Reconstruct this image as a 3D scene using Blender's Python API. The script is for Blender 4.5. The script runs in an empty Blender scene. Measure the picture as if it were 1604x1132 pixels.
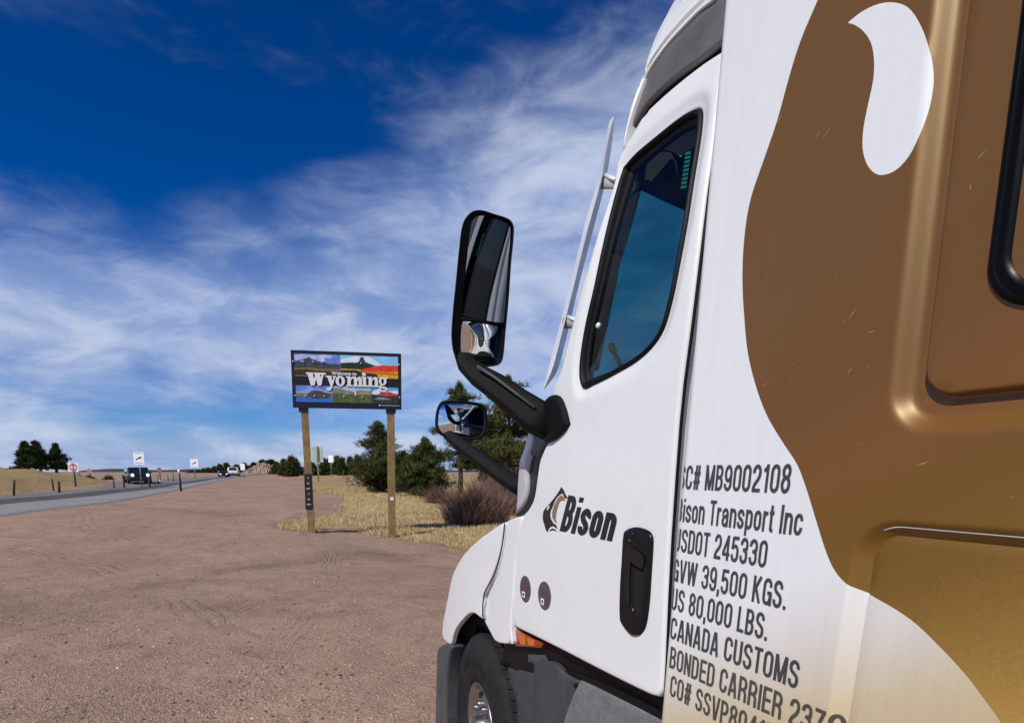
import bpy, bmesh, math, random
import numpy as np
from mathutils import Vector, Matrix
from mathutils.geometry import delaunay_2d_cdt, tessellate_polygon
random.seed(7); rng = np.random.default_rng(7)
C = bpy.context.scene.collection
sc = bpy.context.scene
R_ = math.radians

# ------------------------------------------------------------------ camera
FPX, CX, CY, EYE = 890.0, 660.0, 918.0, 1.88
PITCH = math.atan((CY-739)/FPX); YAW = math.atan(256*math.cos(PITCH)/FPX)
cam = bpy.data.cameras.new('camera'); camo = bpy.data.objects.new('camera', cam); C.objects.link(camo)
camo.location = (0, 0, EYE); camo.rotation_euler = (math.pi/2-PITCH, 0, -YAW)
cam.sensor_width = 36; cam.lens = FPX/1604*36
cam.shift_x = (802-CX)/1604; cam.shift_y = (CY-566)/1604
cam.clip_start = 0.05; cam.clip_end = 20000
sc.camera = camo

# ------------------------------------------------------------------ sun, sky, exposure
SUN_EL = R_(45)
SUN_V = Vector((-.865*math.cos(SUN_EL), -.50*math.cos(SUN_EL), math.sin(SUN_EL))).normalized()   # towards the sun
sl = bpy.data.lights.new('sun', 'SUN'); sl.energy = 3.85; sl.angle = R_(.53); sl.color = (1, .945, .86)
so = bpy.data.objects.new('sun', sl); C.objects.link(so)
so.rotation_euler = SUN_V.to_track_quat('Z', 'Y').to_euler()
sc.view_settings.view_transform = 'Standard'; sc.view_settings.look = 'None'
sc.view_settings.exposure = 0; sc.view_settings.gamma = 1; sc.view_settings.use_curve_mapping = False

W = bpy.data.worlds.new('World'); sc.world = W; W.use_nodes = True
nt = W.node_tree; nt.nodes.clear(); L = nt.links
def N(t, **kw):
    n = nt.nodes.new(t)
    for k, v in kw.items(): setattr(n, k, v)
    return n
def M(op, a, b=None, c=None, clamp=False):
    n = N('ShaderNodeMath', operation=op); n.use_clamp = clamp
    for i, v in enumerate((a, b, c)):
        if v is None: continue
        if isinstance(v, (int, float)): n.inputs[i].default_value = v
        else: L.new(v, n.inputs[i])
    return n.outputs[0]
def MR(v, a, b, c, d, smooth=True):
    n = N('ShaderNodeMapRange', interpolation_type='SMOOTHSTEP' if smooth else 'LINEAR')
    L.new(v, n.inputs['Value'])
    for k, q in zip(('From Min', 'From Max', 'To Min', 'To Max'), (a, b, c, d)): n.inputs[k].default_value = q
    return n.outputs[0]
out = N('ShaderNodeOutputWorld'); bg = N('ShaderNodeBackground'); bg.inputs[1].default_value = .10
L.new(bg.outputs[0], out.inputs[0])
sky = N('ShaderNodeTexSky', sky_type='NISHITA'); sky.sun_disc = False
sky.sun_elevation = SUN_EL; sky.sun_rotation = math.atan2(SUN_V.x, SUN_V.y)
sky.altitude = 2400; sky.air_density = 1.0; sky.dust_density = .1; sky.ozone_density = 3.0
hs = N('ShaderNodeHueSaturation'); hs.inputs['Saturation'].default_value = 1.48; hs.inputs['Value'].default_value = 1.0
L.new(sky.outputs[0], hs.inputs['Color'])
gm = N('ShaderNodeGamma'); gm.inputs[1].default_value = 1.35; L.new(hs.outputs[0], gm.inputs[0])
sc_ = N('ShaderNodeVectorMath', operation='SCALE'); L.new(gm.outputs[0], sc_.inputs[0]); sc_.inputs['Scale'].default_value = .62
tc = N('ShaderNodeTexCoord'); sp = N('ShaderNodeSeparateXYZ'); L.new(tc.outputs['Generated'], sp.inputs[0])
X, Y, Z = sp.outputs
el = M('MULTIPLY', M('ARCSINE', Z), 57.2958)
az = M('MULTIPLY', M('ARCTAN2', X, Y), 57.2958)
Zc = M('MAXIMUM', M('ADD', Z, .10), .03)
cb = N('ShaderNodeCombineXYZ'); L.new(M('DIVIDE', X, Zc), cb.inputs[0]); L.new(M('DIVIDE', Y, Zc), cb.inputs[1])
def noise(vec, scale, detail, rough, dist, off=(0, 0, 0), sxyz=(1, 1, 1), rot=0):
    mp = N('ShaderNodeMapping'); mp.inputs['Location'].default_value = off; mp.inputs['Scale'].default_value = sxyz
    mp.inputs['Rotation'].default_value = (0, 0, rot)
    L.new(vec, mp.inputs[0]); n = N('ShaderNodeTexNoise'); L.new(mp.outputs[0], n.inputs['Vector'])
    n.inputs['Scale'].default_value = scale; n.inputs['Detail'].default_value = detail
    n.inputs['Roughness'].default_value = rough; n.inputs['Distortion'].default_value = dist
    return n.outputs['Fac']
n1a = noise(cb.outputs[0], .75, 7, .50, .2, (3.1, 1.7, 0), (1, 1.25, 1))
n1b = noise(tc.outputs['Generated'], 2.3, 7, .52, .35, (4.2, .3, 1.1), (1, 1, 2.7))
n1 = M('ADD', M('MULTIPLY', n1a, .3), M('MULTIPLY', n1b, .7))
n2 = noise(tc.outputs['Generated'], 7.5, 8, .58, .5, (1, 5, 2), (1, 1, 2.6))
n3 = noise(cb.outputs[0], .6, 5, .5, .2, (9, 2, 0))
# the top of the cloud bank climbs towards the right
e0 = M('ADD', 17.3, MR(az, -30, 40, -3.2, 12, False))
e0 = M('ADD', e0, M('MULTIPLY', M('SUBTRACT', n3, .5), 13))
top = M('MULTIPLY', M('SUBTRACT', e0, el), .085)                       # >0 inside the bank
top = M('MINIMUM', M('MAXIMUM', top, -.9), .38)
gap = M('MULTIPLY', MR(el, 2.2, 5.0, 0, 1), MR(el, 6.0, 10.5, 1, 0))     # a bluer strip under the bank
gap = M('MULTIPLY', gap, .34)
mix_ = M('ADD', M('MULTIPLY', M('SUBTRACT', n1, .5), 1.5), M('MULTIPLY', M('SUBTRACT', n2, .5), .55))
lowb = MR(el, .5, 4.0, .30, 0)                                        # pale layered cloud low on the horizon
core = M('MULTIPLY', M('MULTIPLY', MR(el, 7, 11, 0, 1), MR(el, 15, 20, 1, 0)), .12)
dens = M('SUBTRACT', M('ADD', M('ADD', M('ADD', mix_, top), .40), M('ADD', lowb, core)), gap)
dens = MR(dens, -.05, 1.0, 0, 1)
veil = MR(M('ADD', n1, M('MULTIPLY', n2, .5)), .76, 1.12, 0, .20)          # thin veils high up
dens = M('MINIMUM', M('ADD', M('MULTIPLY', dens, .92), veil), .93)
cc = N('ShaderNodeMix', data_type='RGBA'); L.new(MR(M('ADD', M('MULTIPLY', n1, .8), M('MULTIPLY', n2, .8)), .62, 1.0, 0, 1), cc.inputs['Factor'])
cc.inputs['A'].default_value = (2.6, 3.7, 6.5, 1); cc.inputs['B'].default_value = (5.6, 6.3, 8.1, 1)
mx = N('ShaderNodeMix', data_type='RGBA'); L.new(dens, mx.inputs['Factor'])
sd = N('ShaderNodeVectorMath', operation='MULTIPLY'); L.new(sc_.outputs[0], sd.inputs[0]); lo = MR(el, -2, 16, 0, 1, False); dm = N('ShaderNodeMix', data_type='RGBA'); L.new(lo, dm.inputs['Factor']); dm.inputs['A'].default_value = (.50, .50, .62, 1); dm.inputs['B'].default_value = (1, 1, 1, 1); L.new(dm.outputs['Result'], sd.inputs[1])
L.new(sd.outputs[0], mx.inputs['A']); L.new(cc.outputs['Result'], mx.inputs['B'])
L.new(mx.outputs['Result'], bg.inputs[0])

# ------------------------------------------------------------------ sight lines: a photo point to a place on a real surface
F_ = Vector((math.sin(YAW)*math.cos(PITCH), math.cos(YAW)*math.cos(PITCH), -math.sin(PITCH)))
RR = Vector((math.cos(YAW), -math.sin(YAW), 0)); UU = RR.cross(F_)
EYEV = Vector((0, 0, EYE))
def ray(px, py): return F_ + RR*((px-CX)/FPX) + UU*((CY-py)/FPX)      # scaled so that its depth along the axis is 1
def at_depth(px, py, z): return EYEV + ray(px, py)*z
def at_plane(px, py, p0, n):
    d = ray(px, py); return EYEV + d*((Vector(p0)-EYEV).dot(n)/d.dot(n))
def on(px, py, surf):
    d = ray(px, py); x = 1.1
    for _ in range(40):
        t = x/d.x; x = surf(d.y*t, EYE+d.z*t)
    t = x/d.x
    return (d.y*t, EYE+d.z*t)
def sm(x, a, b):
    t = min(1, max(0, (x-a)/(b-a))); return t*t*(3-2*t)
def smn(x, a, b):
    t = np.clip((x-a)/(b-a), 0, 1); return t*t*(3-2*t)
def tz(x, y):
    x = np.asarray(x, float); y = np.asarray(y, float)
    d = np.maximum(0, y-14); z = 1.72*(1-np.exp(-(d/38)**1.25))
    z = z-.21*smn(x, .8, 4.2)*smn(y, 7, 14)*(1-smn(y, 20, 34))
    z = z+.03*np.sin(x*.7+y*.23)*np.sin(y*.31+1)*smn(y, 16, 24)*(1-smn(y, 60, 100))
    return z
def tzf(x, y): return float(tz(x, y))
def G(px, py):
    d = ray(px, py); t = 3.0
    while t < 900:
        if EYE+d.z*t <= tzf(d.x*t, d.y*t): break
        t += max(.02, t*.0015)
    return Vector((d.x*t, d.y*t, tzf(d.x*t, d.y*t)))
def depth(p): return (Vector(p)-EYEV).dot(F_)

# ------------------------------------------------------------------ materials
MATS = {}
def mat(name, col, rough=.5, metal=0., spec=.5, coat=0., bump=0., bscale=60, var=0., vscale=8, dirt=0., dcol=(.25, .2, .16), dscale=3, emit=None, wavy=0., specks=0.):
    if name in MATS: return MATS[name]
    m = bpy.data.materials.new(name); m.use_nodes = True; MATS[name] = m
    t = m.node_tree; b = t.nodes['Principled BSDF']
    b.inputs['Base Color'].default_value = (*col, 1); b.inputs['Roughness'].default_value = rough
    b.inputs['Metallic'].default_value = metal; b.inputs['Specular IOR Level'].default_value = spec
    b.inputs['Coat Weight'].default_value = coat; b.inputs['Coat Roughness'].default_value = .06
    tcn = t.nodes.new('ShaderNodeTexCoord')
    last = None
    def rgb(c):
        n = t.nodes.new('ShaderNodeRGB'); n.outputs[0].default_value = (*c, 1); return n.outputs[0]
    def nz(s, d=6, r=.6):
        n = t.nodes.new('ShaderNodeTexNoise'); n.inputs['Scale'].default_value = s; n.inputs['Detail'].default_value = d
        n.inputs['Roughness'].default_value = r; t.links.new(tcn.outputs['Object'], n.inputs['Vector']); return n.outputs['Fac']
    def ramp(f, a, b_):
        n = t.nodes.new('ShaderNodeMapRange'); t.links.new(f, n.inputs[0]); n.inputs[1].default_value = a; n.inputs[2].default_value = b_; return n.outputs[0]
    if var:
        mxn = t.nodes.new('ShaderNodeMix'); mxn.data_type = 'RGBA'
        t.links.new(ramp(nz(vscale), .3, .7), mxn.inputs['Factor'])
        mxn.inputs['A'].default_value = (*[c*(1-var) for c in col], 1); mxn.inputs['B'].default_value = (*[min(1, c*(1+var)) for c in col], 1)
        last = mxn.outputs['Result']
    if dirt:
        mxn = t.nodes.new('ShaderNodeMix'); mxn.data_type = 'RGBA'
        f = t.nodes.new('ShaderNodeMath'); f.operation = 'MULTIPLY'; f.inputs[1].default_value = dirt
        t.links.new(ramp(nz(dscale, 9, .7), .42, .72), f.inputs[0]); t.links.new(f.outputs[0], mxn.inputs['Factor'])
        if last is None: last = rgb(col)
        t.links.new(last, mxn.inputs['A']); mxn.inputs['B'].default_value = (*dcol, 1)
        last = mxn.outputs['Result']
    if last is not None: t.links.new(last, b.inputs['Base Color'])
    if wavy:
        bw = t.nodes.new('ShaderNodeBump'); bw.inputs['Strength'].default_value = wavy; bw.inputs['Distance'].default_value = .02
        t.links.new(nz(2.6, 2, .4), bw.inputs['Height']); t.links.new(bw.outputs[0], b.inputs['Normal']); t.links.new(bw.outputs[0], b.inputs['Coat Normal'])
    if specks:
        mxn = t.nodes.new('ShaderNodeMix'); mxn.data_type = 'RGBA'
        f = t.nodes.new('ShaderNodeMath'); f.operation = 'MULTIPLY'; f.inputs[1].default_value = specks
        t.links.new(ramp(nz(85, 3, .7), .66, .72), f.inputs[0]); t.links.new(f.outputs[0], mxn.inputs['Factor'])
        t.links.new(b.inputs['Base Color'].links[0].from_socket, mxn.inputs['A']); mxn.inputs['B'].default_value = (.30, .27, .23, 1)
        t.links.new(mxn.outputs['Result'], b.inputs['Base Color'])
        rm_ = t.nodes.new('ShaderNodeMapRange'); t.links.new(nz(3.5, 8, .65), rm_.inputs[0]); rm_.inputs[1].default_value = .35; rm_.inputs[2].default_value = .7; rm_.inputs[3].default_value = rough*.8; rm_.inputs[4].default_value = rough*1.6
        t.links.new(rm_.outputs[0], b.inputs['Roughness'])
    if bump:
        bn = t.nodes.new('ShaderNodeBump'); bn.inputs['Strength'].default_value = bump; bn.inputs['Distance'].default_value = .01
        t.links.new(nz(bscale, 4, .6), bn.inputs['Height']); t.links.new(bn.outputs[0], b.inputs['Normal'])
    if emit:
        b.inputs['Emission Color'].default_value = (*emit[:3], 1); b.inputs['Emission Strength'].default_value = emit[3]
    return m
def glassmat(name, tint, refl=1.0, rough=.0):
    m = bpy.data.materials.new(name); m.use_nodes = True; t = m.node_tree; t.nodes.clear()
    o = t.nodes.new('ShaderNodeOutputMaterial'); mxs = t.nodes.new('ShaderNodeMixShader')
    tr = t.nodes.new('ShaderNodeBsdfTransparent'); tr.inputs[0].default_value = (*tint, 1)
    gl = t.nodes.new('ShaderNodeBsdfGlossy'); gl.inputs['Roughness'].default_value = rough; gl.inputs[0].default_value = (refl, refl, refl, 1)
    g = t.nodes.new('ShaderNodeNewGeometry'); dt = t.nodes.new('ShaderNodeVectorMath'); dt.operation = 'DOT_PRODUCT'
    t.links.new(g.outputs['Normal'], dt.inputs[0]); t.links.new(g.outputs['Incoming'], dt.inputs[1])
    def mth(op, a, b=None):
        n = t.nodes.new('ShaderNodeMath'); n.operation = op
        for i, q in enumerate((a, b)):
            if q is None: continue
            if isinstance(q, (int, float)): n.inputs[i].default_value = q
            else: t.links.new(q, n.inputs[i])
        return n.outputs[0]
    fr = mth('ADD', mth('MULTIPLY', mth('POWER', mth('SUBTRACT', 1, mth('ABSOLUTE', dt.outputs['Value'])), 5), .92), .06)
    t.links.new(fr, mxs.inputs[0]); t.links.new(tr.outputs[0], mxs.inputs[1]); t.links.new(gl.outputs[0], mxs.inputs[2])
    t.links.new(mxs.outputs[0], o.inputs[0]); return m
WHITE = mat('white_paint', (.80, .825, .815), .30, coat=.25, dirt=.20, dcol=(.62, .60, .57), dscale=4, wavy=.22, specks=.28)
BLACK = mat('black_plastic', (.006, .006, .006), .55, spec=.14, bump=.3, bscale=500)
RUBBER = mat('rubber_seal', (.004, .004, .004), .55, spec=.2)
GLOSSB = mat('gloss_black', (.003, .003, .003), .30, spec=.12)
DEEP = mat('underbody_black', (.004, .004, .004), .9)
GREYP = mat('grey_plastic', (.060, .063, .069), .62, bump=.25, bscale=350, var=.2, vscale=20, dirt=.35, dcol=(.16, .15, .145), dscale=14)
GREYV = mat('taupe_plastic', (.105, .10, .096), .5, var=.25, vscale=5, dirt=.5, dcol=(.17, .155, .15), dscale=6)
MIRROR = mat('mirror_glass', (.82, .85, .88), .015, metal=1.)
DMIRROR = mat('dark_mirror_glass', (.30, .32, .35), .02, metal=1., dirt=.12, dcol=(.3, .3, .3), dscale=30)
STEEL = mat('steel', (.35, .35, .36), .38, metal=1., dirt=.5, dcol=(.2, .17, .15), dscale=12)
GALV = mat('galvanised', (.38, .39, .40), .5, metal=.6)
GLASS = glassmat('tinted_window', (.62, .64, .58), .6)
WSG = glassmat('windscreen_glass', (.055, .31, .43), .5)

# ------------------------------------------------------------------ object helpers
def add(name, me, m=None, parent=None):
    o = bpy.data.objects.new(name, me); C.objects.link(o)
    if m is not None:
        for q in (m if isinstance(m, (list, tuple)) else [m]): me.materials.append(q)
    if parent is not None: o.parent = parent; o.matrix_parent_inverse = parent.matrix_world.inverted() if False else Matrix.Identity(4)
    return o
def thing(name, label, cat, loc=(0, 0, 0), rz=0, group=None):
    o = bpy.data.objects.new(name, None); C.objects.link(o); o.location = loc; o.rotation_euler = (0, 0, rz)
    o.empty_display_size = .2
    o['label'] = label; o['category'] = cat
    if group: o['group'] = group
    return o
def tag(o, label, cat, group=None):
    o['label'] = label; o['category'] = cat
    if group: o['group'] = group
    return o
class MB:
    def __init__(s): s.v = []; s.f = []; s.mi = []; s.sm = []
    def poly(s, pts, m=0, smooth=False):
        i = len(s.v); s.v += [tuple(p) for p in pts]; s.f.append(tuple(range(i, i+len(pts)))); s.mi.append(m); s.sm.append(smooth); return s
    def box(s, x0, x1, y0, y1, z0, z1, m=0, ch=0.):
        if ch:
            b = bmesh.new(); bmesh.ops.create_cube(b, size=1)
            for v in b.verts: v.co = Vector(((x0+x1)/2+v.co.x*(x1-x0), (y0+y1)/2+v.co.y*(y1-y0), (z0+z1)/2+v.co.z*(z1-z0)))
            bmesh.ops.bevel(b, geom=list(b.edges), offset=ch, segments=2, affect='EDGES', profile=.5)
            i = len(s.v); b.verts.index_update(); s.v += [tuple(v.co) for v in b.verts]
            for f in b.faces: s.f.append(tuple(i+v.index for v in f.verts)); s.mi.append(m); s.sm.append(False)
            b.free(); return s
        i = len(s.v)
        s.v += [(x, y, z) for x in (x0, x1) for y in (y0, y1) for z in (z0, z1)]
        for q in ((0, 1, 3, 2), (4, 6, 7, 5), (0, 4, 5, 1), (2, 3, 7, 6), (0, 2, 6, 4), (1, 5, 7, 3)):
            s.f.append(tuple(i+k for k in q)); s.mi.append(m); s.sm.append(False)
        return s
    def tube(s, pts, rad, n=10, m=0, flat=(1, 1), up=None, sq=1.):
        pts = [Vector(p) for p in pts]
        if not isinstance(rad, (list, tuple)): rad = [rad]*len(pts)
        base = len(s.v)
        for k, p in enumerate(pts):
            d = (pts[min(k+1, len(pts)-1)]-pts[max(k-1, 0)]).normalized()
            u = up if up is not None else (Vector((0, 0, 1)) if abs(d.z) < .9 else Vector((0, 1, 0)))
            a = d.cross(Vector(u)).normalized(); b = a.cross(d)
            for j in range(n):
                t = 2*math.pi*j/n; ct, st = math.cos(t), math.sin(t); ct = math.copysign(abs(ct)**sq, ct); st = math.copysign(abs(st)**sq, st); s.v.append(tuple(p+a*(rad[k]*flat[0]*ct)+b*(rad[k]*flat[1]*st)))
        for k in range(len(pts)-1):
            for j in range(n):
                a = base+k*n+j; b = base+k*n+(j+1) % n
                s.f.append((a, b, b+n, a+n)); s.mi.append(m); s.sm.append(True)
        s.f.append(tuple(base+j for j in range(n))[::-1]); s.mi.append(m); s.sm.append(False)
        s.f.append(tuple(base+(len(pts)-1)*n+j for j in range(n))); s.mi.append(m); s.sm.append(False)
        return s
    def prism(s, poly, a, b, m=0):
        """poly: 3D points; extruded by vector b from offset a"""
        a = Vector(a); b = Vector(b); P = [Vector(p)+a for p in poly]; Q = [p+b for p in P]
        tris = tessellate_polygon([P]); i = len(s.v); n = len(P)
        s.v += [tuple(p) for p in P]+[tuple(p) for p in Q]
        for t in tris:
            s.f.append(tuple(i+k for k in t)); s.mi.append(m); s.sm.append(False)
            s.f.append(tuple(i+n+k for k in t[::-1])); s.mi.append(m); s.sm.append(False)
        for k in range(n):
            s.f.append((i+k, i+(k+1) % n, i+n+(k+1) % n, i+n+k)); s.mi.append(m); s.sm.append(False)
        return s
    def lathe(s, prof, c, axis='x', n=32, m=0, smooth=True):
        """prof: (offset along axis, radius)"""
        c = Vector(c); base = len(s.v)
        for (a, r) in prof:
            for j in range(n):
                t = 2*math.pi*j/n
                o = (a, r*math.cos(t), r*math.sin(t)) if axis == 'x' else ((r*math.cos(t), a, r*math.sin(t)) if axis == 'y' else (r*math.cos(t), r*math.sin(t), a))
                s.v.append(tuple(c+Vector(o)))
        for k in range(len(prof)-1):
            for j in range(n):
                a = base+k*n+j; b = base+k*n+(j+1) % n
                s.f.append((a, b, b+n, a+n)); s.mi.append(m); s.sm.append(smooth)
        return s
    def mesh(s, name):
        me = bpy.data.meshes.new(name); me.from_pydata(s.v, [], s.f)
        me.polygons.foreach_set('material_index', s.mi); me.polygons.foreach_set('use_smooth', s.sm); me.update(); return me
    def build(s, name, m, parent=None): return add(name, s.mesh(name), m, parent)
def bevel(o, w, seg=3, ang=30):
    b = bmesh.new(); b.from_mesh(o.data); bmesh.ops.remove_doubles(b, verts=b.verts, dist=1e-5)
    es = [e for e in b.edges if len(e.link_faces) == 2 and e.calc_face_angle(0) > R_(ang)]
    bmesh.ops.bevel(b, geom=es, offset=w, segments=seg, affect='EDGES', profile=.5, clamp_overlap=True)
    for f in b.faces: f.smooth = True
    b.to_mesh(o.data); b.free(); return o
def spline(pts, n=6, closed=True, corner=48):
    P = [np.array(p, float) for p in pts]; K = len(P); out = []
    def isc(i):
        if not closed and i in (0, K-1): return True
        a = P[i]-P[i-1]; b = P[(i+1) % K]-P[i]; c = a@b/(np.linalg.norm(a)*np.linalg.norm(b)+1e-9)
        return math.degrees(math.acos(max(-1, min(1, c)))) > corner
    for i in range(K if closed else K-1):
        p1, p2 = P[i], P[(i+1) % K]; p0, p3 = P[i-1], P[(i+2) % K]
        if not closed and i == K-2: p3 = p2
        Ls = np.linalg.norm(p2-p1)
        def tang(pa, pb, pc, c):
            if c: return (p2-p1)
            t = pc-pa; return t/(np.linalg.norm(t)+1e-9)*Ls
        m1 = tang(p0, p1, p2, isc(i)); m2 = tang(p1, p2, p3, isc((i+1) % K))
        for k in range(n):
            t = k/n; out.append(tuple((2*t**3-3*t*t+1)*p1+(t**3-2*t*t+t)*m1+(-2*t**3+3*t*t)*p2+(t**3-t*t)*m2))
    if not closed: out.append(tuple(P[-1]))
    return out
def inpoly(pts, poly):
    x, y = pts[:, 0], pts[:, 1]; c = np.zeros(len(pts), bool); P = np.array(poly); Q = np.roll(P, -1, 0)
    for (x1, y1), (x2, y2) in zip(P, Q):
        if y1 == y2: continue
        h = ((y1 > y) != (y2 > y)) & (x < (x2-x1)*(y-y1)/(y2-y1)+x1); c ^= h
    return c
def dpoly(pts, poly, closed=True):
    d = np.full(len(pts), 1e9); P = np.array(poly, float); Q = np.roll(P, -1, 0)
    if not closed: P, Q = P[:-1], Q[:-1]
    for a, b in zip(P, Q):
        ab = b-a; L2 = ab@ab+1e-12; t = np.clip(((pts-a)@ab)/L2, 0, 1); d = np.minimum(d, np.linalg.norm(pts-(a+t[:, None]*ab), axis=1))
    return d
def panel(name, outer, holes, surf, m, parent, grid=.03, r=.008, thick=.03, relief=None, extra=(), split=None, fine=None, lines=()):
    """sheet-metal panel: outlines in (along, up); the surface gives the sideways position; rolled edges and a returned flange.
    split: (polygon, holes) -> returns two objects, the part outside and the part inside the polygon."""
    loops = [outer]+list(holes)
    def inside(p):
        q = inpoly(p, outer)
        for h in holes: q &= ~inpoly(p, h)
        return q
    cons = list(loops)
    if split: cons += [split[0]]+list(split[1])
    A = np.array(outer); lo, hi = A.min(0), A.max(0)
    gx, gy = np.meshgrid(np.arange(lo[0], hi[0], grid), np.arange(lo[1], hi[1], grid)); g = np.c_[gx.ravel(), gy.ravel()]
    g += rng.uniform(-.02, .02, g.shape)*grid
    if fine:
        (a0, a1, b0, b1, st) = fine
        gx, gy = np.meshgrid(np.arange(a0, a1, st), np.arange(b0, b1, st)); g2 = np.c_[gx.ravel(), gy.ravel()]+rng.uniform(-.02, .02, (gx.size, 2))*st
        g = g[~((g[:, 0] > a0) & (g[:, 0] < a1) & (g[:, 1] > b0) & (g[:, 1] < b1))]; g = np.r_[g, g2]
    if r > 0:
        ring = []
        for lp in loops:
            P = np.array(lp); T = np.roll(P, -1, 0)-np.roll(P, 1, 0); T /= np.linalg.norm(T, axis=1)[:, None]+1e-9
            nn = np.c_[T[:, 1], -T[:, 0]]
            for k in (.12, .35, .65, 1.0):
                for sg in (-1, 1): ring.append(P+nn*sg*r*k)
        ring = np.concatenate(ring)
        lines = list(lines)
        for lp in loops:
            P = np.array(lp); T = np.roll(P, -1, 0)-np.roll(P, 1, 0); T /= np.linalg.norm(T, axis=1)[:, None]+1e-9; nn = np.c_[T[:, 1], -T[:, 0]]
            for k in (.10, .32, .62, 1.0):
                for sg in (-1, 1):
                    Q = P+nn*sg*r*k; ok = inside(Q) & (np.min([dpoly(Q, l2) for l2 in loops], axis=0) > r*k*.93)
                    cur = []
                    for i_ in list(range(len(Q)))+[0]:
                        if ok[i_]: cur.append(tuple(Q[i_]))
                        else:
                            if len(cur) > 1: lines.append(cur)
                            cur = []
                    if len(cur) > 1: lines.append(cur)
        ring = np.zeros((0, 2))
    else: ring = np.zeros((0, 2))
    for e in extra: ring = np.r_[ring, np.array(e)]
    db = np.min([dpoly(g, lp) for lp in cons], axis=0); gi = inside(g) & (db > (max(r*1.2, grid*.25)))
    g = g[gi]
    if len(ring):
        db = np.min([dpoly(ring, lp) for lp in cons], axis=0); ring = ring[inside(ring) & (db > max(r*.1, .0008))]
    V = []; E_ = []
    for lp in cons:
        i = len(V); V += [Vector(p) for p in lp]; E_ += [(i+k, i+(k+1) % len(lp)) for k in range(len(lp))]
    for ln in lines:
        i = len(V); V += [Vector(p) for p in ln]; E_ += [(i+k, i+k+1) for k in range(len(ln)-1)]
    if lines and len(g):
        dl = np.min([dpoly(g, ln, False) for ln in lines], axis=0); g = g[dl > .003]
    V += [Vector(p) for p in g]+[Vector(p) for p in ring]
    vs, es, fs, ov, oe, of = delaunay_2d_cdt(V, E_, [], 0, 1e-6, True)
    P = np.array([tuple(v) for v in vs]); Fc = np.array(fs); cen = P[Fc].mean(1); keep = inside(cen); Fc = Fc[keep]; cen = cen[keep]
    d = np.min([dpoly(P, lp) for lp in loops], axis=0) if r > 0 else np.full(len(P), 1.)
    x = np.array([surf(a, b) for a, b in P])
    if relief is not None: x = x+relief(P)
    if r > 0:
        dd = np.clip(d, 0, r); x = x+r-np.sqrt(np.maximum(0, r*r-(r-dd)**2))
    X3 = np.c_[x, P[:, 0], P[:, 1]]
    def make(nm, sel, mm, border):
        f = Fc[sel]; used = np.unique(f); rm = -np.ones(len(P), int); rm[used] = np.arange(len(used))
        v = [tuple(q) for q in X3[used]]; f = [tuple(q) for q in rm[f]]; smo = [True]*len(f)
        if border:
            for lp in loops:
                n = len(lp); i = len(v)
                for (a, b) in lp:
                    xx = surf(a, b)+(r if r > 0 else 0)+(float(relief(np.array([[a, b]]))[0]) if relief is not None else 0); v.append((xx, a, b))
                for (a, b) in lp:
                    xx = surf(a, b)+thick; v.append((xx, a, b))
                for k in range(n): f.append((i+k, i+(k+1) % n, i+n+(k+1) % n, i+n+k)); smo.append(True)
        me = bpy.data.meshes.new(nm); me.from_pydata(v, [], f); me.polygons.foreach_set('use_smooth', smo); me.update()
        return add(nm, me, mm, parent)
    if split is None: return make(name, np.ones(len(Fc), bool), m, True)
    ins = inpoly(cen, split[0])
    for h in split[1]: ins &= ~inpoly(cen, h)
    return make(name[0], ~ins, m[0], True), make(name[1], ins, m[1], False)
def pxl(lst, surf): return [on(x, y, surf) for x, y in lst]
_fc = {}
def textdata(txt, offset=.0, space=1.0):
    cu = bpy.data.curves.new('text', 'FONT'); cu.body = txt; cu.offset = offset; cu.space_character = space; cu.resolution_u = 6
    o = bpy.data.objects.new('text', cu); C.objects.link(o); bpy.context.view_layer.update()
    me = o.to_mesh(); v = np.array([tuple(q.co)[:2] for q in me.vertices]); f = [tuple(p.vertices) for p in me.polygons]
    o.to_mesh_clear(); bpy.data.objects.remove(o); bpy.data.curves.remove(cu); return v, f
def letters(name, txt, fn, m, parent, offset=0, space=1., norm=True):
    """flat lettering; fn maps (u, v) with u 0..1 across the line and v 0..1 from baseline to cap height to a 3D point"""
    v, f = textdata(txt, offset, space); cap, _ = textdata('H', offset)
    u0, u1 = v[:, 0].min(), v[:, 0].max(); v0, v1 = cap[:, 1].min(), cap[:, 1].max()
    pts = [tuple(fn((a-u0)/(u1-u0), (b-v0)/(v1-v0))) for a, b in v]
    me = bpy.data.meshes.new(name); me.from_pydata(pts, [], f); me.update(); return add(name, me, m, parent)

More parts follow.
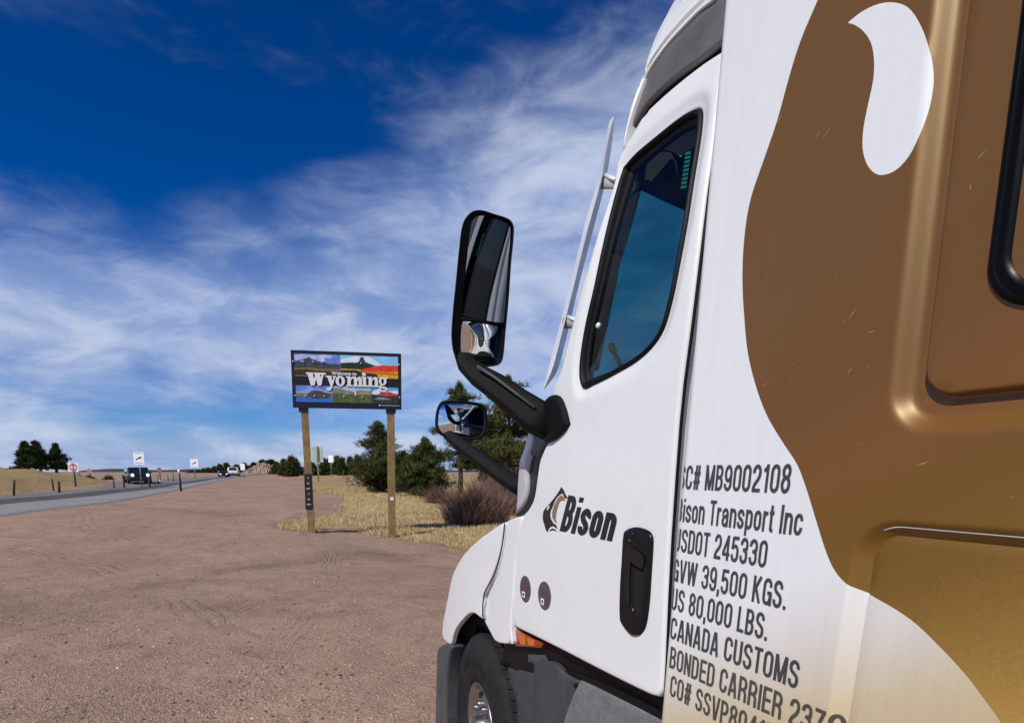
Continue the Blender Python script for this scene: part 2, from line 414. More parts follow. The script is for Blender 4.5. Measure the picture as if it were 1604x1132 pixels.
# ================================================================== GROUND
def zonemat(name, cols, scales, bump, rough=.95, tracks=False):
    m = bpy.data.materials.new(name); m.use_nodes = True; t = m.node_tree; b = t.nodes['Principled BSDF']
    b.inputs['Roughness'].default_value = rough; b.inputs['Specular IOR Level'].default_value = .15
    g = t.nodes.new('ShaderNodeNewGeometry')
    def nz(s, d=8, r=.6, dist=0):
        n = t.nodes.new('ShaderNodeTexNoise'); n.inputs['Scale'].default_value = s; n.inputs['Detail'].default_value = d
        n.inputs['Roughness'].default_value = r; n.inputs['Distortion'].default_value = dist
        t.links.new(g.outputs['Position'], n.inputs['Vector']); return n.outputs['Fac']
    def mr(f, a, c, lo=0, hi=1):
        n = t.nodes.new('ShaderNodeMapRange'); t.links.new(f, n.inputs[0]); n.inputs[1].default_value = a; n.inputs[2].default_value = c
        n.inputs[3].default_value = lo; n.inputs[4].default_value = hi; return n.outputs[0]
    def mxc(f, a, c):
        n = t.nodes.new('ShaderNodeMix'); n.data_type = 'RGBA'; t.links.new(f, n.inputs['Factor'])
        for k, q in (('A', a), ('B', c)):
            if isinstance(q, tuple): n.inputs[k].default_value = (*q, 1)
            else: t.links.new(q, n.inputs[k])
        return n.outputs['Result']
    def mul(a, c, op='MULTIPLY'):
        n = t.nodes.new('ShaderNodeMath'); n.operation = op
        for i, q in enumerate((a, c)):
            if isinstance(q, (int, float)): n.inputs[i].default_value = q
            else: t.links.new(q, n.inputs[i])
        return n.outputs[0]
    c = mxc(mr(nz(scales[0], 6), .35, .65), cols[0], cols[1])
    c = mxc(mr(nz(scales[1], 9, .7), .45, .75), c, cols[2])
    c = mxc(mul(mr(nz(.22, 7, .62, 1.5), .50, .62), .55 if tracks else 0.), c, cols[2])
    c = mxc(mul(mr(nz(.55, 8, .65, 2.5), .56, .66), .5 if tracks else 0.), c, (.18, .125, .095))
    vo = t.nodes.new('ShaderNodeTexVoronoi'); vo.inputs['Scale'].default_value = 52; t.links.new(g.outputs['Position'], vo.inputs['Vector'])
    sepc = t.nodes.new('ShaderNodeSeparateColor'); t.links.new(vo.outputs['Color'], sepc.inputs[0])
    c = mxc(mr(sepc.outputs[0], .55, 1.0, 0, .55), c, cols[3])
    c = mxc(mr(sepc.outputs[1], .72, 1.0, 0, .55), c, cols[4])
    h = mul(nz(14, 8, .75), .6); h = mul(h, mul(mr(vo.outputs['Distance'], 0, .6, 1, 0), .35), 'ADD'); h = mul(h, mul(nz(2.2, 4), 1.6), 'ADD'); h = mul(h, mul(nz(.9, 6, .6, 2), 1.8), 'ADD')
    if tracks:
        # tyre tracks: rings about far-off turning centres, broken up by noise
        sep = t.nodes.new('ShaderNodeSeparateXYZ'); t.links.new(g.outputs['Position'], sep.inputs[0])
        allm = None
        for (cx, cy, r0, w, fr) in ((-9.5, 4.2, 5.6, .5, 60), (4.0, 26.0, 17.2, .32, 80), (-22, 14, 23.5, .42, 60), (-6, -16, 27.0, .35, 70), (9, -3, 14.5, .4, 60), (-15, 22, 14.2, 1.1, 26), (3, -20, 29.5, 1.3, 22), (20, 30, 27, 1.2, 24), (-30, -4, 31.5, 1.0, 30)):
            dx = mul(sep.outputs[0], -cx, 'ADD'); dy = mul(sep.outputs[1], -cy, 'ADD')
            r = mul(mul(mul(dx, dx), mul(dy, dy), 'ADD'), .5, 'POWER')
            r = mul(r, mul(nz(.5, 2), .8), 'ADD')
            dd = mul(mul(r, -(r0+.4), 'ADD'), 1, 'MULTIPLY'); ab = t.nodes.new('ShaderNodeMath'); ab.operation = 'ABSOLUTE'; t.links.new(dd, ab.inputs[0])
            band = mr(ab.outputs[0], w*.5, w*.25, 0, 1)
            sn = t.nodes.new('ShaderNodeMath'); sn.operation = 'SINE'; t.links.new(mul(dd, fr), sn.inputs[0])
            rib = mul(band, mr(sn.outputs[0], -.3, .6, .15, 1)); rib = mul(rib, mr(nz(.45, 5), .44, .66, .0, 1))
            allm = rib if allm is None else mul(allm, rib, 'MAXIMUM')
        for (cx, cy, r0, w) in ((-12, 30, 21.5, .9), (14, -8, 24.0, .8), (-4, -14, 22.2, .55), (-26, 6, 30.0, .9), (2, 40, 31.5, .7)):
            dx = mul(sep.outputs[0], -cx, 'ADD'); dy = mul(sep.outputs[1], -cy, 'ADD'); r = mul(mul(mul(dx, dx), mul(dy, dy), 'ADD'), .5, 'POWER'); r = mul(r, mul(nz(.35, 3), 2.2), 'ADD')
            ab = t.nodes.new('ShaderNodeMath'); ab.operation = 'ABSOLUTE'; t.links.new(mul(r, -(r0+1.1), 'ADD'), ab.inputs[0])
            band = mul(mr(ab.outputs[0], w, w*.15, 0, 1), mr(nz(.4, 6, .7), .42, .60, 0, 1)); c = mxc(mul(band, .50), c, (.20, .135, .10)); h = mul(h, mul(band, -.5), 'ADD')
        c = mxc(mul(allm, .34), c, (.22, .16, .13))
        h = mul(h, mul(allm, -.85), 'ADD')
    t.links.new(c, b.inputs['Base Color'])
    bn = t.nodes.new('ShaderNodeBump'); bn.inputs['Strength'].default_value = bump; bn.inputs['Distance'].default_value = .035
    t.links.new(h, bn.inputs['Height']); t.links.new(bn.outputs[0], b.inputs['Normal']); return m
DIRT = zonemat('red_gravel', [(.365, .235, .163), (.45, .30, .215), (.275, .178, .128), (.55, .41, .31), (.14, .09, .068)], [.35, 2.6], .75, tracks=True)
VERGE = zonemat('patchy_verge', [(.38, .265, .115), (.47, .34, .155), (.28, .19, .12), (.56, .41, .20), (.2, .13, .06)], [.5, 1.1], 1.0)
DRYG = zonemat('dry_grass_ground', [(.36, .25, .11), (.45, .325, .15), (.21, .145, .075), (.52, .39, .2), (.15, .10, .06)], [.5, 3], 1.0)
ASPH = zonemat('worn_asphalt', [(.27, .255, .24), (.33, .315, .30), (.22, .21, .20), (.3, .29, .29), (.12, .12, .12)], [.4, 6], .15, .85)
ASPHD = zonemat('dark_asphalt', [(.085, .083, .082), (.105, .102, .10), (.07, .068, .067), (.13, .13, .13), (.05, .05, .05)], [.4, 6], .15, .8)
SHOULD = zonemat('gravel_shoulder', [(.20, .18, .17), (.25, .22, .205), (.16, .145, .14), (.3, .27, .25), (.1, .09, .09)], [.4, 6], .5, .9)

def gridmesh(xs, ys, zf):
    gx, gy = np.meshgrid(xs, ys); z = zf(gx, gy); v = np.c_[gx.ravel(), gy.ravel(), z.ravel()]
    n = len(xs); i = np.arange(len(v)).reshape(len(ys), n); f = np.c_[i[:-1, :-1].ravel(), i[:-1, 1:].ravel(), i[1:, 1:].ravel(), i[1:, :-1].ravel()]
    return v, f
def npmesh(name, v, f, m=None, parent=None, smooth=True):
    me = bpy.data.meshes.new(name); k = f.shape[1]
    me.vertices.add(len(v)); me.vertices.foreach_set('co', np.asarray(v, np.float32).ravel())
    me.loops.add(f.size); me.loops.foreach_set('vertex_index', f.astype(np.int32).ravel())
    me.polygons.add(len(f)); me.polygons.foreach_set('loop_start', np.arange(0, f.size, k, dtype=np.int32)); me.polygons.foreach_set('loop_total', np.full(len(f), k, np.int32))
    me.polygons.foreach_set('use_smooth', np.full(len(f), smooth)); me.update(calc_edges=True); me.validate(); return add(name, me, m, parent)
def sp_(a, b, n, p=1.): t = np.linspace(0, 1, n); return a+(b-a)*t**p
xs = np.r_[-sp_(16, 5000, 40, 3.5)[::-1], np.arange(-15.8, 16, .2), sp_(16, 5000, 40, 3.5)]
ys = np.r_[-sp_(6, 5000, 24, 3.5)[::-1], np.arange(-5.5, 1, .5), np.arange(1, 36, .2), sp_(36, 9000, 110, 3.2)]
def ground_z(x, y):
    near = smn(y, 0, 3)*(1-smn(y, 60, 90))
    b = .012*np.sin(x*2.1+np.sin(y*1.3)*1.5)*np.sin(y*1.7+.6)+.008*np.sin(x*5.3+y*2.2)*np.sin(y*4.1-x)
    return tz(x, y)+b*near
v, f = gridmesh(xs, ys, ground_z); g = npmesh('ground', v, f, DIRT); g['kind'] = 'structure'

def drape(name, poly, m, lift, step=.5, ragged=0.):
    """a sheet that follows the ground inside a plan outline"""
    P = np.array(spline(poly, 8 if not ragged else 30, True, 60))
    if ragged: P = P+rng.normal(0, ragged, P.shape)
    lo, hi = P.min(0), P.max(0); st = max(step, (hi-lo).max()/160)
    gx, gy = np.meshgrid(np.arange(lo[0], hi[0], st), np.arange(lo[1], hi[1], st)); q = np.c_[gx.ravel(), gy.ravel()]; q = q[inpoly(q, P)]
    V = [Vector(p) for p in P]+[Vector(p) for p in q]; E = [(i, (i+1) % len(P)) for i in range(len(P))]
    vs, _, fs, _, _, _ = delaunay_2d_cdt(V, E, [], 0, 1e-6, False); a = np.array([tuple(p) for p in vs]); fc = np.array(fs); fc = fc[inpoly(a[fc].mean(1), P)]
    o = npmesh(name, np.c_[a, ground_z(a[:, 0], a[:, 1])+lift], fc, m); o['kind'] = 'structure'; return o
g2 = lambda x, y: tuple(G(x, y)[:2])
# the highway: strips between lines that run along it
def strip(name, A, B, m, lift, n=160, berm=0):
    """A, B: polylines (x, y) of equal length, left and right edge"""
    A = np.array(spline(A, 24, False)); B = np.array(spline(B, 24, False)); K = 7
    v = []; 
    for a, b in zip(A, B):
        for k in range(K):
            t = k/(K-1); p = a+(b-a)*t; v.append((p[0], p[1], float(tz(p[0], p[1]))+lift))
    v = np.array(v); n_ = len(A); i = np.arange(n_*K).reshape(n_, K)
    f = np.c_[i[:-1, :-1].ravel(), i[:-1, 1:].ravel(), i[1:, 1:].ravel(), i[1:, :-1].ravel()]
    if berm:   # the sheet has a real edge that drops to the ground
        m0 = len(v); low = v.reshape(n_, K, 3)[:, -1].copy(); low[:, 2] -= lift+.06; low[:, 0] += berm
        v = np.r_[v, low]; j = m0+np.arange(n_); e = i[:, -1]; f = np.r_[f, np.c_[e[:-1], j[:-1], j[1:], e[1:]]]
    o = npmesh(name, v, f, m); o['kind'] = 'structure'; return o
def rline(p1, p2, p3):
    P = [G(*p1), G(*p2), G(*p3)]; a, b, c = P
    d = (a-b).xy.normalized(); e = (c-b).xy.normalized()
    back = [a.xy+d*60, a.xy+d*25, a.xy+d*10]; fwd = [c.xy+e*25, c.xy+e*80, c.xy+e*300]
    return [tuple(q) for q in back+[a.xy, b.xy, c.xy]+fwd]
edge_near = rline((0, 809), (230, 777.5), (352, 751)); mid = rline((0, 792), (230, 768), (362, 747.6)); dark = rline((0, 783), (200, 765), (366, 746.2)); far = rline((0, 773), (180, 763), (345, 746))
strip('road_shoulder', far, dark, SHOULD, .012)
strip('road', dark, mid, ASPHD, .03)
strip('road_lane', mid, edge_near, ASPH, .05, berm=.12)
wl = [(a[0]*.97+b[0]*.03, a[1]*.97+b[1]*.03) for a, b in zip(mid, edge_near)]; wl2 = [(a[0]*.94+b[0]*.06, a[1]*.94+b[1]*.06) for a, b in zip(mid, edge_near)]
strip('road_marking', wl, wl2, mat('worn_road_paint', (.42, .39, .36), .8, var=.3, vscale=4), .056)

o = drape('side_road', [g2(165, 764.5), g2(250, 758), g2(345, 747.5), g2(330, 745.5), g2(240, 751), g2(150, 755)], SHOULD, .008, .6)
# dry grass verge to the right
gp = [(456, 750), (485, 751.5), (483, 762), (497, 771), (532, 776), (536, 788), (533, 806), (500, 811), (463, 815), (438, 824), (452, 830), (480, 831), (520, 829), (560, 833), (600, 839), (640, 846), (690, 853), (745, 864)]
grass_poly = [g2(*q) for q in gp]+[(8.5, 12.2), (16, 10), (60, 12), (75, 60), (40, 95), (8, 88)]
drape('grass_verge', grass_poly, VERGE, .012, .35, .10)
# the golden slope on the left, beyond the road
def hill_mesh(name, foot, H, m, depth_m, seedk=0):
    """foot: plan points of the near foot of a slope; H: crest heights above the ground; rises away from the road, then falls"""
    foot = np.array(spline(foot, 10, False)); Hs = np.interp(np.linspace(0, 1, len(foot)), np.linspace(0, 1, len(H)), H)
    nrm = foot/np.linalg.norm(foot, axis=1)[:, None]
    K = 28; v = []
    for i, p in enumerate(foot):
        for k in range(K):
            t = k/(K-1); q = p+nrm[i]*depth_m*t
            z = float(tz(*q))-.05+Hs[i]*math.sin(min(1, t*1.7)*math.pi/2)**1.3*(1-sm(t, .65, 1))
            z += .10*math.sin(q[0]*1.3+seedk)*math.sin(q[1]*.9)*sm(t, 0, .3)*(1 if Hs[i] > .3 else 0); v.append((q[0], q[1], z))
    v = np.array(v); n = len(foot); i = np.arange(n*K).reshape(n, K); f = np.c_[i[:-1, :-1].ravel(), i[:-1, 1:].ravel(), i[1:, 1:].ravel(), i[1:, :-1].ravel()]
    o = npmesh(name, v, f, m); o['kind'] = 'structure'; return o
hf = [g2(175, 764), g2(120, 766), g2(60, 770.5), g2(0, 776)]; hf += [(hf[-1][0]-8, hf[-1][1]-6), (hf[-1][0]-30, hf[-1][1]-14)]
hill_mesh('grassy_hill', hf[::-1], [1.9, 1.6, 1.15, 1.05, .62, .0], DRYG, 20)

def instances(proto_v, proto_f, pos, rotz, scl, extra_rot=None):
    """merge many copies of a small shape into one array mesh"""
    n = len(pos); c, s_ = np.cos(rotz), np.sin(rotz); pv = proto_v[None]*scl[:, None, None] if scl.ndim == 1 else proto_v[None]*scl[:, None, :]
    x = pv[..., 0]*c[:, None]-pv[..., 1]*s_[:, None]; y = pv[..., 0]*s_[:, None]+pv[..., 1]*c[:, None]
    v = np.stack([x, y, pv[..., 2]], -1)+pos[:, None]; f = proto_f[None]+(np.arange(n)*len(proto_v))[:, None, None]
    return v.reshape(-1, 3), f.reshape(-1, proto_f.shape[1])
# loose stones on the lot
b = bmesh.new(); bmesh.ops.create_icosphere(b, subdivisions=1, radius=1); b.verts.index_update()
ico_v = np.array([tuple(q.co) for q in b.verts]); ico_f = np.array([[q.index for q in fa.verts] for fa in b.faces]); b.free()
def stones(name, n, ylo, yhi, smin, smax, m, pw=2.5):
    y = ylo+(yhi-ylo)*rng.random(n)**1.6; x = (rng.random(n)*1.15-.62)*(y*.98+1.5)+y*.05
    ok = (x < .95+.05*y) | (y > 12); 
    Pg = np.array(grass_poly); ok &= ~inpoly(np.c_[x, y], Pg); x, y = x[ok], y[ok]; n = len(x)
    cl = np.sin(x*1.7+np.sin(y*.8)*2)*np.sin(y*1.1+x*.4); ok = rng.random(n) < .35+.65*smn(cl, -.2, .6); x, y = x[ok], y[ok]; n = len(x)
    s = smin+(smax-smin)*rng.random(n)**pw; sc3 = np.c_[s*rng.uniform(.8, 1.4, n), s, s*rng.uniform(.45, .8, n)]
    jit = ico_v*(1+rng.uniform(-.18, .18, (12, 1))); v, f = instances(jit, ico_f, np.c_[x, y, ground_z(x, y)+s*.15], rng.random(n)*6.28, sc3)
    o = npmesh(name, v, f, m, smooth=False); o['kind'] = 'stuff'; tag(o, name_lab[name], 'gravel'); return o
name_lab = {'loose_gravel': 'fine reddish gravel scattered over the dirt lot', 'dark_gravel': 'darker grey pebbles scattered among the reddish gravel', 'pale_gravel': 'few pale whitish pebbles scattered on the dirt lot'}
stones('loose_gravel', 26000, 3.2, 19, .003, .016, mat('stone_red', (.44, .285, .20), .9, var=.3, vscale=3))
stones('dark_gravel', 6000, 3.2, 22, .004, .020, mat('stone_dark', (.12, .09, .08), .9, var=.4, vscale=3), 3)
stones('pale_gravel', 500, 3.4, 20, .005, .020, mat('stone_pale', (.55, .50, .46), .9, var=.2, vscale=3), 3)

# dry grass blades
def blades(name, poly, n, h0, h1, w, m, label, lo=None, hi=None, dens=None, lean=.5):
    P = np.array(spline(poly, 8, True, 60)); lo = P.min(0) if lo is None else np.array(lo); hi = P.max(0) if hi is None else np.array(hi)
    q = lo+(hi-lo)*rng.random((n, 2)); ins = inpoly(q, P); dd = np.full(len(q), 9.); near = (q[:, 1] < 34)
    dd[near] = dpoly(q[near], P); prob = np.where(ins, .25+.75*smn(dd, 0, .55), .35*(1-smn(dd, 0, .8))*(np.sin(q[:, 0]*3.1)*np.sin(q[:, 1]*2.7+1) > .1)*(q[:, 1] > 12.5))
    pat = np.sin(q[:, 0]*1.9+np.sin(q[:, 1]*1.3)*1.5)*np.sin(q[:, 1]*1.7+np.sin(q[:, 0])*1.2); prob = prob*(.22+.78*smn(pat, -.45, .15)); q = q[rng.random(len(q)) < prob]
    if dens is not None: q = q[rng.random(len(q)) < dens(q)]
    cl = np.sin(q[:, 0]*2.3+np.sin(q[:, 1]*1.9)*2)*np.sin(q[:, 1]*1.5+q[:, 0]); k = len(q)
    h = h0+(h1-h0)*rng.random(k)*(.45+.55*smn(cl, -.6, .7)); a = rng.random(k)*6.283; tl = rng.random(k)*6.283
    z = ground_z(q[:, 0], q[:, 1]); B = np.c_[q, z]; side = np.c_[np.cos(a), np.sin(a), np.zeros(k)]*(w*rng.uniform(.6, 1.4, k))[:, None]
    top = B+np.c_[np.cos(tl)*h*lean*rng.random(k), np.sin(tl)*h*lean*rng.random(k), h]; md = (B+top)/2; md[:, 2] += h*.08
    v = np.stack([B-side, B+side, md+side*.7, md-side*.7, top], 1).reshape(-1, 3); i = np.arange(k)[:, None]*5
    f = np.r_[np.c_[i, i+1, i+2], np.c_[i, i+2, i+3], np.c_[i+3, i+2, i+4]]
    o = npmesh(name, v, f.astype(int), m, smooth=False); o['kind'] = 'stuff'; tag(o, label, 'grass'); return o
GR = [mat('dry_grass', (.56, .41, .185), .8, var=.3, vscale=.9), mat('pale_straw', (.68, .54, .30), .8, var=.25, vscale=1.2), mat('brown_grass', (.30, .20, .10), .85, var=.3, vscale=1)]
blades('dry_grass', grass_poly, 210000, .03, .20, .007, GR[0], 'golden dry grass on the verge behind the welcome sign', (.5, 10), (18, 40))
blades('pale_straw', grass_poly, 100000, .05, .26, .006, GR[1], 'pale straw stalks mixed in the grass verge', (1, 10), (16, 34))
blades('brown_grass', grass_poly, 50000, .03, .13, .008, GR[2], 'brown matted grass along the edge of the gravel lot', (1, 10), (16, 24))

# ------------------------------------------------------------------ condensed sans lettering drawn as strokes
def _arc(cx, cy, rx, ry, a0, a1, n=9):
    return [(cx+rx*math.cos(R_(a0+(a1-a0)*k/(n-1))), cy+ry*math.sin(R_(a0+(a1-a0)*k/(n-1)))) for k in range(n)]
def glyphs(th):
    h = th/2; vy = h*.86; l, r, b, t, w = h, .50-h, vy, 1-vy, .50; m = .51; rx = (r-l)/2; cx = .25; ry = rx*1.12
    xh = .74; xt = xh-vy; wl = .46; lr = wl-h; lx = (lr-h)/2; lc = wl/2; ly = lx*1.12
    top = _arc(cx, t-ry, rx, ry, 0, 180); bot = _arc(cx, b+ry, rx, ry, 180, 360)
    S = [(r, t-ry-.03)]+_arc(cx, t-ry, rx, ry, 0, 180)+[(l+.015, .66), (l+.07, .585), (cx, .52), (r-.07, .455), (r-.015, .38)]+_arc(cx, b+ry, rx, ry, 0, -180)+[(l, b+ry+.03)]
    G_ = {}
    G_['O'] = G_['0'] = (w, [top+bot+[(r, t-ry)]])
    G_['C'] = (w, [[(r, .66)]+top+bot+[(r, .34)]])
    G_['G'] = (w+.01, [[(r, .68)]+top+_arc(cx, b+ry, rx, ry, 180, 350)+[(r, .46)], [(r+h*.98, .46), (cx+.01, .46)], [(r+h*.45, .46), (r+h*.45, 0)]])
    G_['S'] = (w, [S])
    G_['U'] = (w, [[(l, 1)]+bot+[(r, 1)]])
    R2 = .19
    G_['D'] = (w, [[(l, 0), (l, 1)], [(l, t), (cx, t)]+_arc(cx, t-ry, rx, ry, 90, 0)+_arc(cx, b+ry, rx, ry, 0, -90)+[(l, b)]])
    def bowl(y0, y1, x1): ryy = (y1-y0)/2; q = min(ryy, x1-cx); return [(l, y1), (x1-q, y1)]+_arc(x1-q, (y0+y1)/2, q, ryy, 90, -90)+[(l, y0)]
    G_['B'] = (w, [[(l, 0), (l, 1)], bowl(m+.01, t, r-.02), bowl(b, m+.01, r)])
    G_['P'] = (w, [[(l, 0), (l, 1)], bowl(.46, t, r)])
    G_['R'] = (w+.01, [[(l, 0), (l, 1)], bowl(.49, t, r), [(cx+.03, .49), (r-.03, .40), (r, .30), (r+.01, 0)]])
    G_['A'] = (.54, [[(h*.9, 0), (.27-h*.35, 1)], [(.54-h*.9, 0), (.27+h*.35, 1)], [(.14, .27), (.40, .27)]])
    G_['V'] = (.52, [[(h*.9, 1), (.26-h*.3, 0)], [(.52-h*.9, 1), (.26+h*.3, 0)]])
    G_['W'] = (.78, [[(h*.9, 1), (.21, 0)], [(.21, 0), (.39, 1)], [(.39, 1), (.57, 0)], [(.57, 0), (.78-h*.9, 1)]])
    G_['M'] = (.64, [[(h, 0), (h, 1)], [(.64-h, 0), (.64-h, 1)], [(h*1.2, 1), (.32, .02)], [(.64-h*1.2, 1), (.32, .02)]])
    G_['N'] = (w, [[(l, 0), (l, 1)], [(r, 0), (r, 1)], [(l, .99), (r, .01)]])
    G_['T'] = (w-.03, [[(0, t), (w-.03, t)], [((w-.03)/2, 0), ((w-.03)/2, 1)]])
    G_['L'] = (w-.08, [[(l, 0), (l, 1)], [(l, b), (w-.08, b)]])
    G_['E'] = (w-.04, [[(l, 0), (l, 1)], [(l, b), (w-.04, b)], [(l, t), (w-.04, t)], [(l, m), (w-.07, m)]])
    G_['K'] = (w+.02, [[(l, 0), (l, 1)], [(r+.01, 1), (l+.02, .42)], [(l+.10, .58), (r+.02, 0)]])
    G_['I'] = (th, [[(h, 0), (h, 1)]])
    G_['#'] = (.52, [[(.13, 0), (.21, 1)], [(.32, 0), (.40, 1)], [(.02, .32), (.49, .32)], [(.04, .67), (.51, .67)]])
    G_['1'] = (.36, [[(.25, 0), (.25, 1)], [(.24, .80), (.04, .80)], [(.25, .98), (.19, .84), (.10, .80)]])
    G_['2'] = (w, [[(l, t-ry-.05)]+_arc(cx, t-ry, rx, ry, 180, 0)+[(r-.01, .60), (r-.08, .47), (l+.08, .27), (l+.01, b+.04)], [(0.02, b), (.5, b)]])
    G_['3'] = (w, [[(l, t-ry-.03)]+_arc(cx, t-ry, rx, ry, 180, 0)+[(r-.01, .60), (cx+.03, .525)], [(cx-.07, .525), (cx+.03, .525), (r-.03, .46)]+_arc(cx, b+ry, rx, ry, 0, -180)+[(l, b+ry+.04)]])
    G_['4'] = (w+.01, [[(.36, 0), (.36, 1)], [(.35, .96), (.06, .30)], [(.0, .25), (.5, .25)]])
    G_['5'] = (w, [[(r+h*.6, t), (l+.03, t)], [(l+.04, .97), (l+.005, .50)], [(l+.01, .52), (l+.06, .59), (cx, .63)]+_arc(cx, .63-ry*1.1, rx, ry*1.1, 80, 0)+_arc(cx, b+ry, rx, ry, 0, -180)+[(l, b+ry+.03)]])
    G_['7'] = (w, [[(0.01, t), (.49, t)], [(.42, .93), (.27, .55), (.20, 0)]])
    G_['8'] = (w, [_arc(cx, .74, rx*.92, (t-.535)/2, 90, 450, 22), _arc(cx, (b+.535)/2, rx, (.535-b)/2, 90, 450, 22)])
    G_['9'] = (w, [_arc(cx, t-(t-.40)/2, rx, (t-.40)/2, 0, 360, 22), [(r, t-ry), (r, .38)]+_arc(cx, b+ry, rx, ry, 0, -180)+[(l, b+ry+.02)]])
    G_['.'] = (th, [[(h, 0), (h, th*.9)]])
    G_[','] = (th, [[(h, 0), (h, th*.9)], [(h*1.2, .02), (h*.6, -.16)]])
    G_[' '] = (.20, [])
    G_['i'] = (th, [[(h, 0), (h, xh)], [(h, .87), (h, 1)]])
    G_['n'] = (wl, [[(h, 0), (h, xh)], [(h, xt-ly-.02)]+_arc(lc, xt-ly, lx, ly, 150, 0)+[(lr, 0)]])
    G_['o'] = (wl, [_arc(lc, xt-ly, lx, ly, 0, 180)+_arc(lc, b+ly, lx, ly, 180, 360)+[(lr, xt-ly)]])
    G_['c'] = (wl-.01, [[(lr, .50)]+_arc(lc, xt-ly, lx, ly, 0, 180)+_arc(lc, b+ly, lx, ly, 180, 360)+[(lr, .27)]])
    ms = (xt+b)/2; sr = (xt-ms)/2*.96
    G_['s'] = (wl-.02, [[(lr-.02, xt-ly-.01)]+_arc(lc-.01, xt-ly*.9, lx, ly*.9, 0, 180)+[(h+.05, ms+.05), (lc-.01, ms), (lr-.07, ms-.05)]+_arc(lc-.01, b+ly*.9, lx, ly*.9, 0, -180)+[(h-.01, b+ly+.01)]])
    G_['r'] = (.30, [[(h, 0), (h, xh)], [(h, .50), (h+.05, .63), (.30, xt)]])
    G_['a'] = (wl, [[(h+.01, xt-ly+.01)]+_arc(lc, xt-ly, lx, ly, 180, 0)+[(lr, 0)], [(lr, .43), (lc, .42)]+_arc(lc, b+.155, lx, .155, 130, 300)+[(lr, .18)]])
    G_['p'] = (wl, [[(h, -.24), (h, xh)], _arc(lc, xt-ly, lx, ly, 180, 0)+_arc(lc, b+ly, lx, ly, 0, -180)])
    G_['t'] = (.28, [[(.12, .95), (.12, .12), (.16, b), (.27, b)], [(0, xt+.01), (.27, xt+.01)]])
    return G_
def strokes(name, txt, fn, m, parent, th=.150, gap=.085):
    G_ = glyphs(th); x = 0; V = []; Fs = []; k = 0; segs = []
    for ch in txt:
        w, st = G_[ch]
        for s in st:
            P = np.array(s, float); keep = [0]+[i for i in range(1, len(P)) if np.hypot(*(P[i]-P[i-1])) > 1e-4]; P = P[keep]; P[:, 0] += x
            D = P[1:]-P[:-1]; D /= np.linalg.norm(D, axis=1)[:, None]; n = len(P); nr = np.zeros((n, 2))
            cl = np.hypot(*(P[0]-P[-1])) < 1e-3
            for i in range(n):
                a = D[i-1] if i > 0 else (D[-1] if cl else D[0]); c = D[i] if i < n-1 else (D[0] if cl else D[-1])
                mt_ = a+c; mt_ /= np.linalg.norm(mt_)+1e-9; q = np.array([-mt_[1], mt_[0]]); nr[i] = q/max(.5, q@np.array([-a[1], a[0]]))
            hw = th/2*np.array([1, .86]); i0 = len(V); lift = .00006*(k % 9); k += 1
            for i in range(n): V.append((*(P[i]+nr[i]*hw), lift)); V.append((*(P[i]-nr[i]*hw), lift))
            Fs += [(i0+2*i, i0+2*i+1, i0+2*i+3, i0+2*i+2) for i in range(n-1)]
        x += w+gap
    tot = x-gap; out_ = []
    for (a, c, lf) in V: p = fn(a/tot, c); out_.append((p[0]-lf, p[1], p[2]))
    me = bpy.data.meshes.new(name); me.from_pydata(out_, [], Fs); me.update(); return add(name, me, m, parent)

# ================================================================== THE TRUCK
truck = thing('semi_truck', 'large white semi truck cab with brown livery sweeping over its sleeper', 'truck', (0, 0, 0))
XS = 1.05
def rrect(P, s1, z1, r, up=1, k=0.):
    """signed distance to the rounded corner region s < s1 and z beyond z1 (negative inside)"""
    ds = P[:, 0]-(s1+k*(P[:, 1]-2.1)); dz = (z1-P[:, 1])*up
    a = np.maximum(ds+r, 0); b = np.maximum(dz+r, 0); return np.where((ds+r > 0) & (dz+r > 0), np.hypot(a, b)-r, np.maximum(ds, dz))
def sleeper_relief(P):
    d = rrect(P, .772, 1.938, .075, 1, .045); e = rrect(P, .722, 1.998, .05, 1, .045); lo = rrect(P, .790, 1.801, .075, -1)
    x = .021*(1-smn(d, -.034, 0))
    x = x-.017*(1-smn(e, -.003, .003))
    x = x+.004*(np.exp(-(e/.003)**2))
    x = x+.018*(1-smn(lo, -.028, .0))*np.ones(len(P))
    x = x+.0035*np.exp(-((lo+.029)/.0022)**2)
    return x
def sleeper_surf(s, z):
    r = .026; e = 1.262; d = min(r, max(0, e-s)); return XS+(r-math.sqrt(max(0, r*r-(r-d)**2)))+(.015*((z-3.0)/.8)**2 if z > 3.0 else 0)
front = [(1.262, 1.22), (1.262, 1.5), (1.262, 2.0), (1.262, 2.5), (1.256, 3.0), (1.24, 3.5), (1.2, 3.85)]
sl_out = [(1.225, 1.175), (1.252, 1.19)]+front+[(.9, 3.95), (-1.15, 3.95), (-1.15, 1.175), (.0, 1.175), (.7, 1.175)]
plane = lambda s, z: XS
brown_px = [(1281, 0), (1254, 64), (1236, 121), (1217, 190), (1194, 257), (1177, 307), (1169, 346), (1164, 396), (1163, 445), (1166, 500), (1171, 550), (1182, 598), (1201, 650), (1229, 697), (1249, 728), (1263, 765), (1279, 817), (1294, 864), (1308, 894), (1326, 914), (1355, 934), (1391, 955), (1423, 978), (1454, 1008), (1496, 1053), (1528, 1095), (1558, 1140)]
bp = [on(x, y, plane) for x, y in brown_px]
bp = spline(bp+[(.48, 1.40), (.36, 1.30), (.2, 1.21)], 4, False, 90)
top_ = spline([(bp[0][0]-.34, 3.25), (bp[0][0]-.17, 3.0), (bp[0][0]-.055, bp[0][1]+.12), bp[0]], 5, False, 90)[:-1]
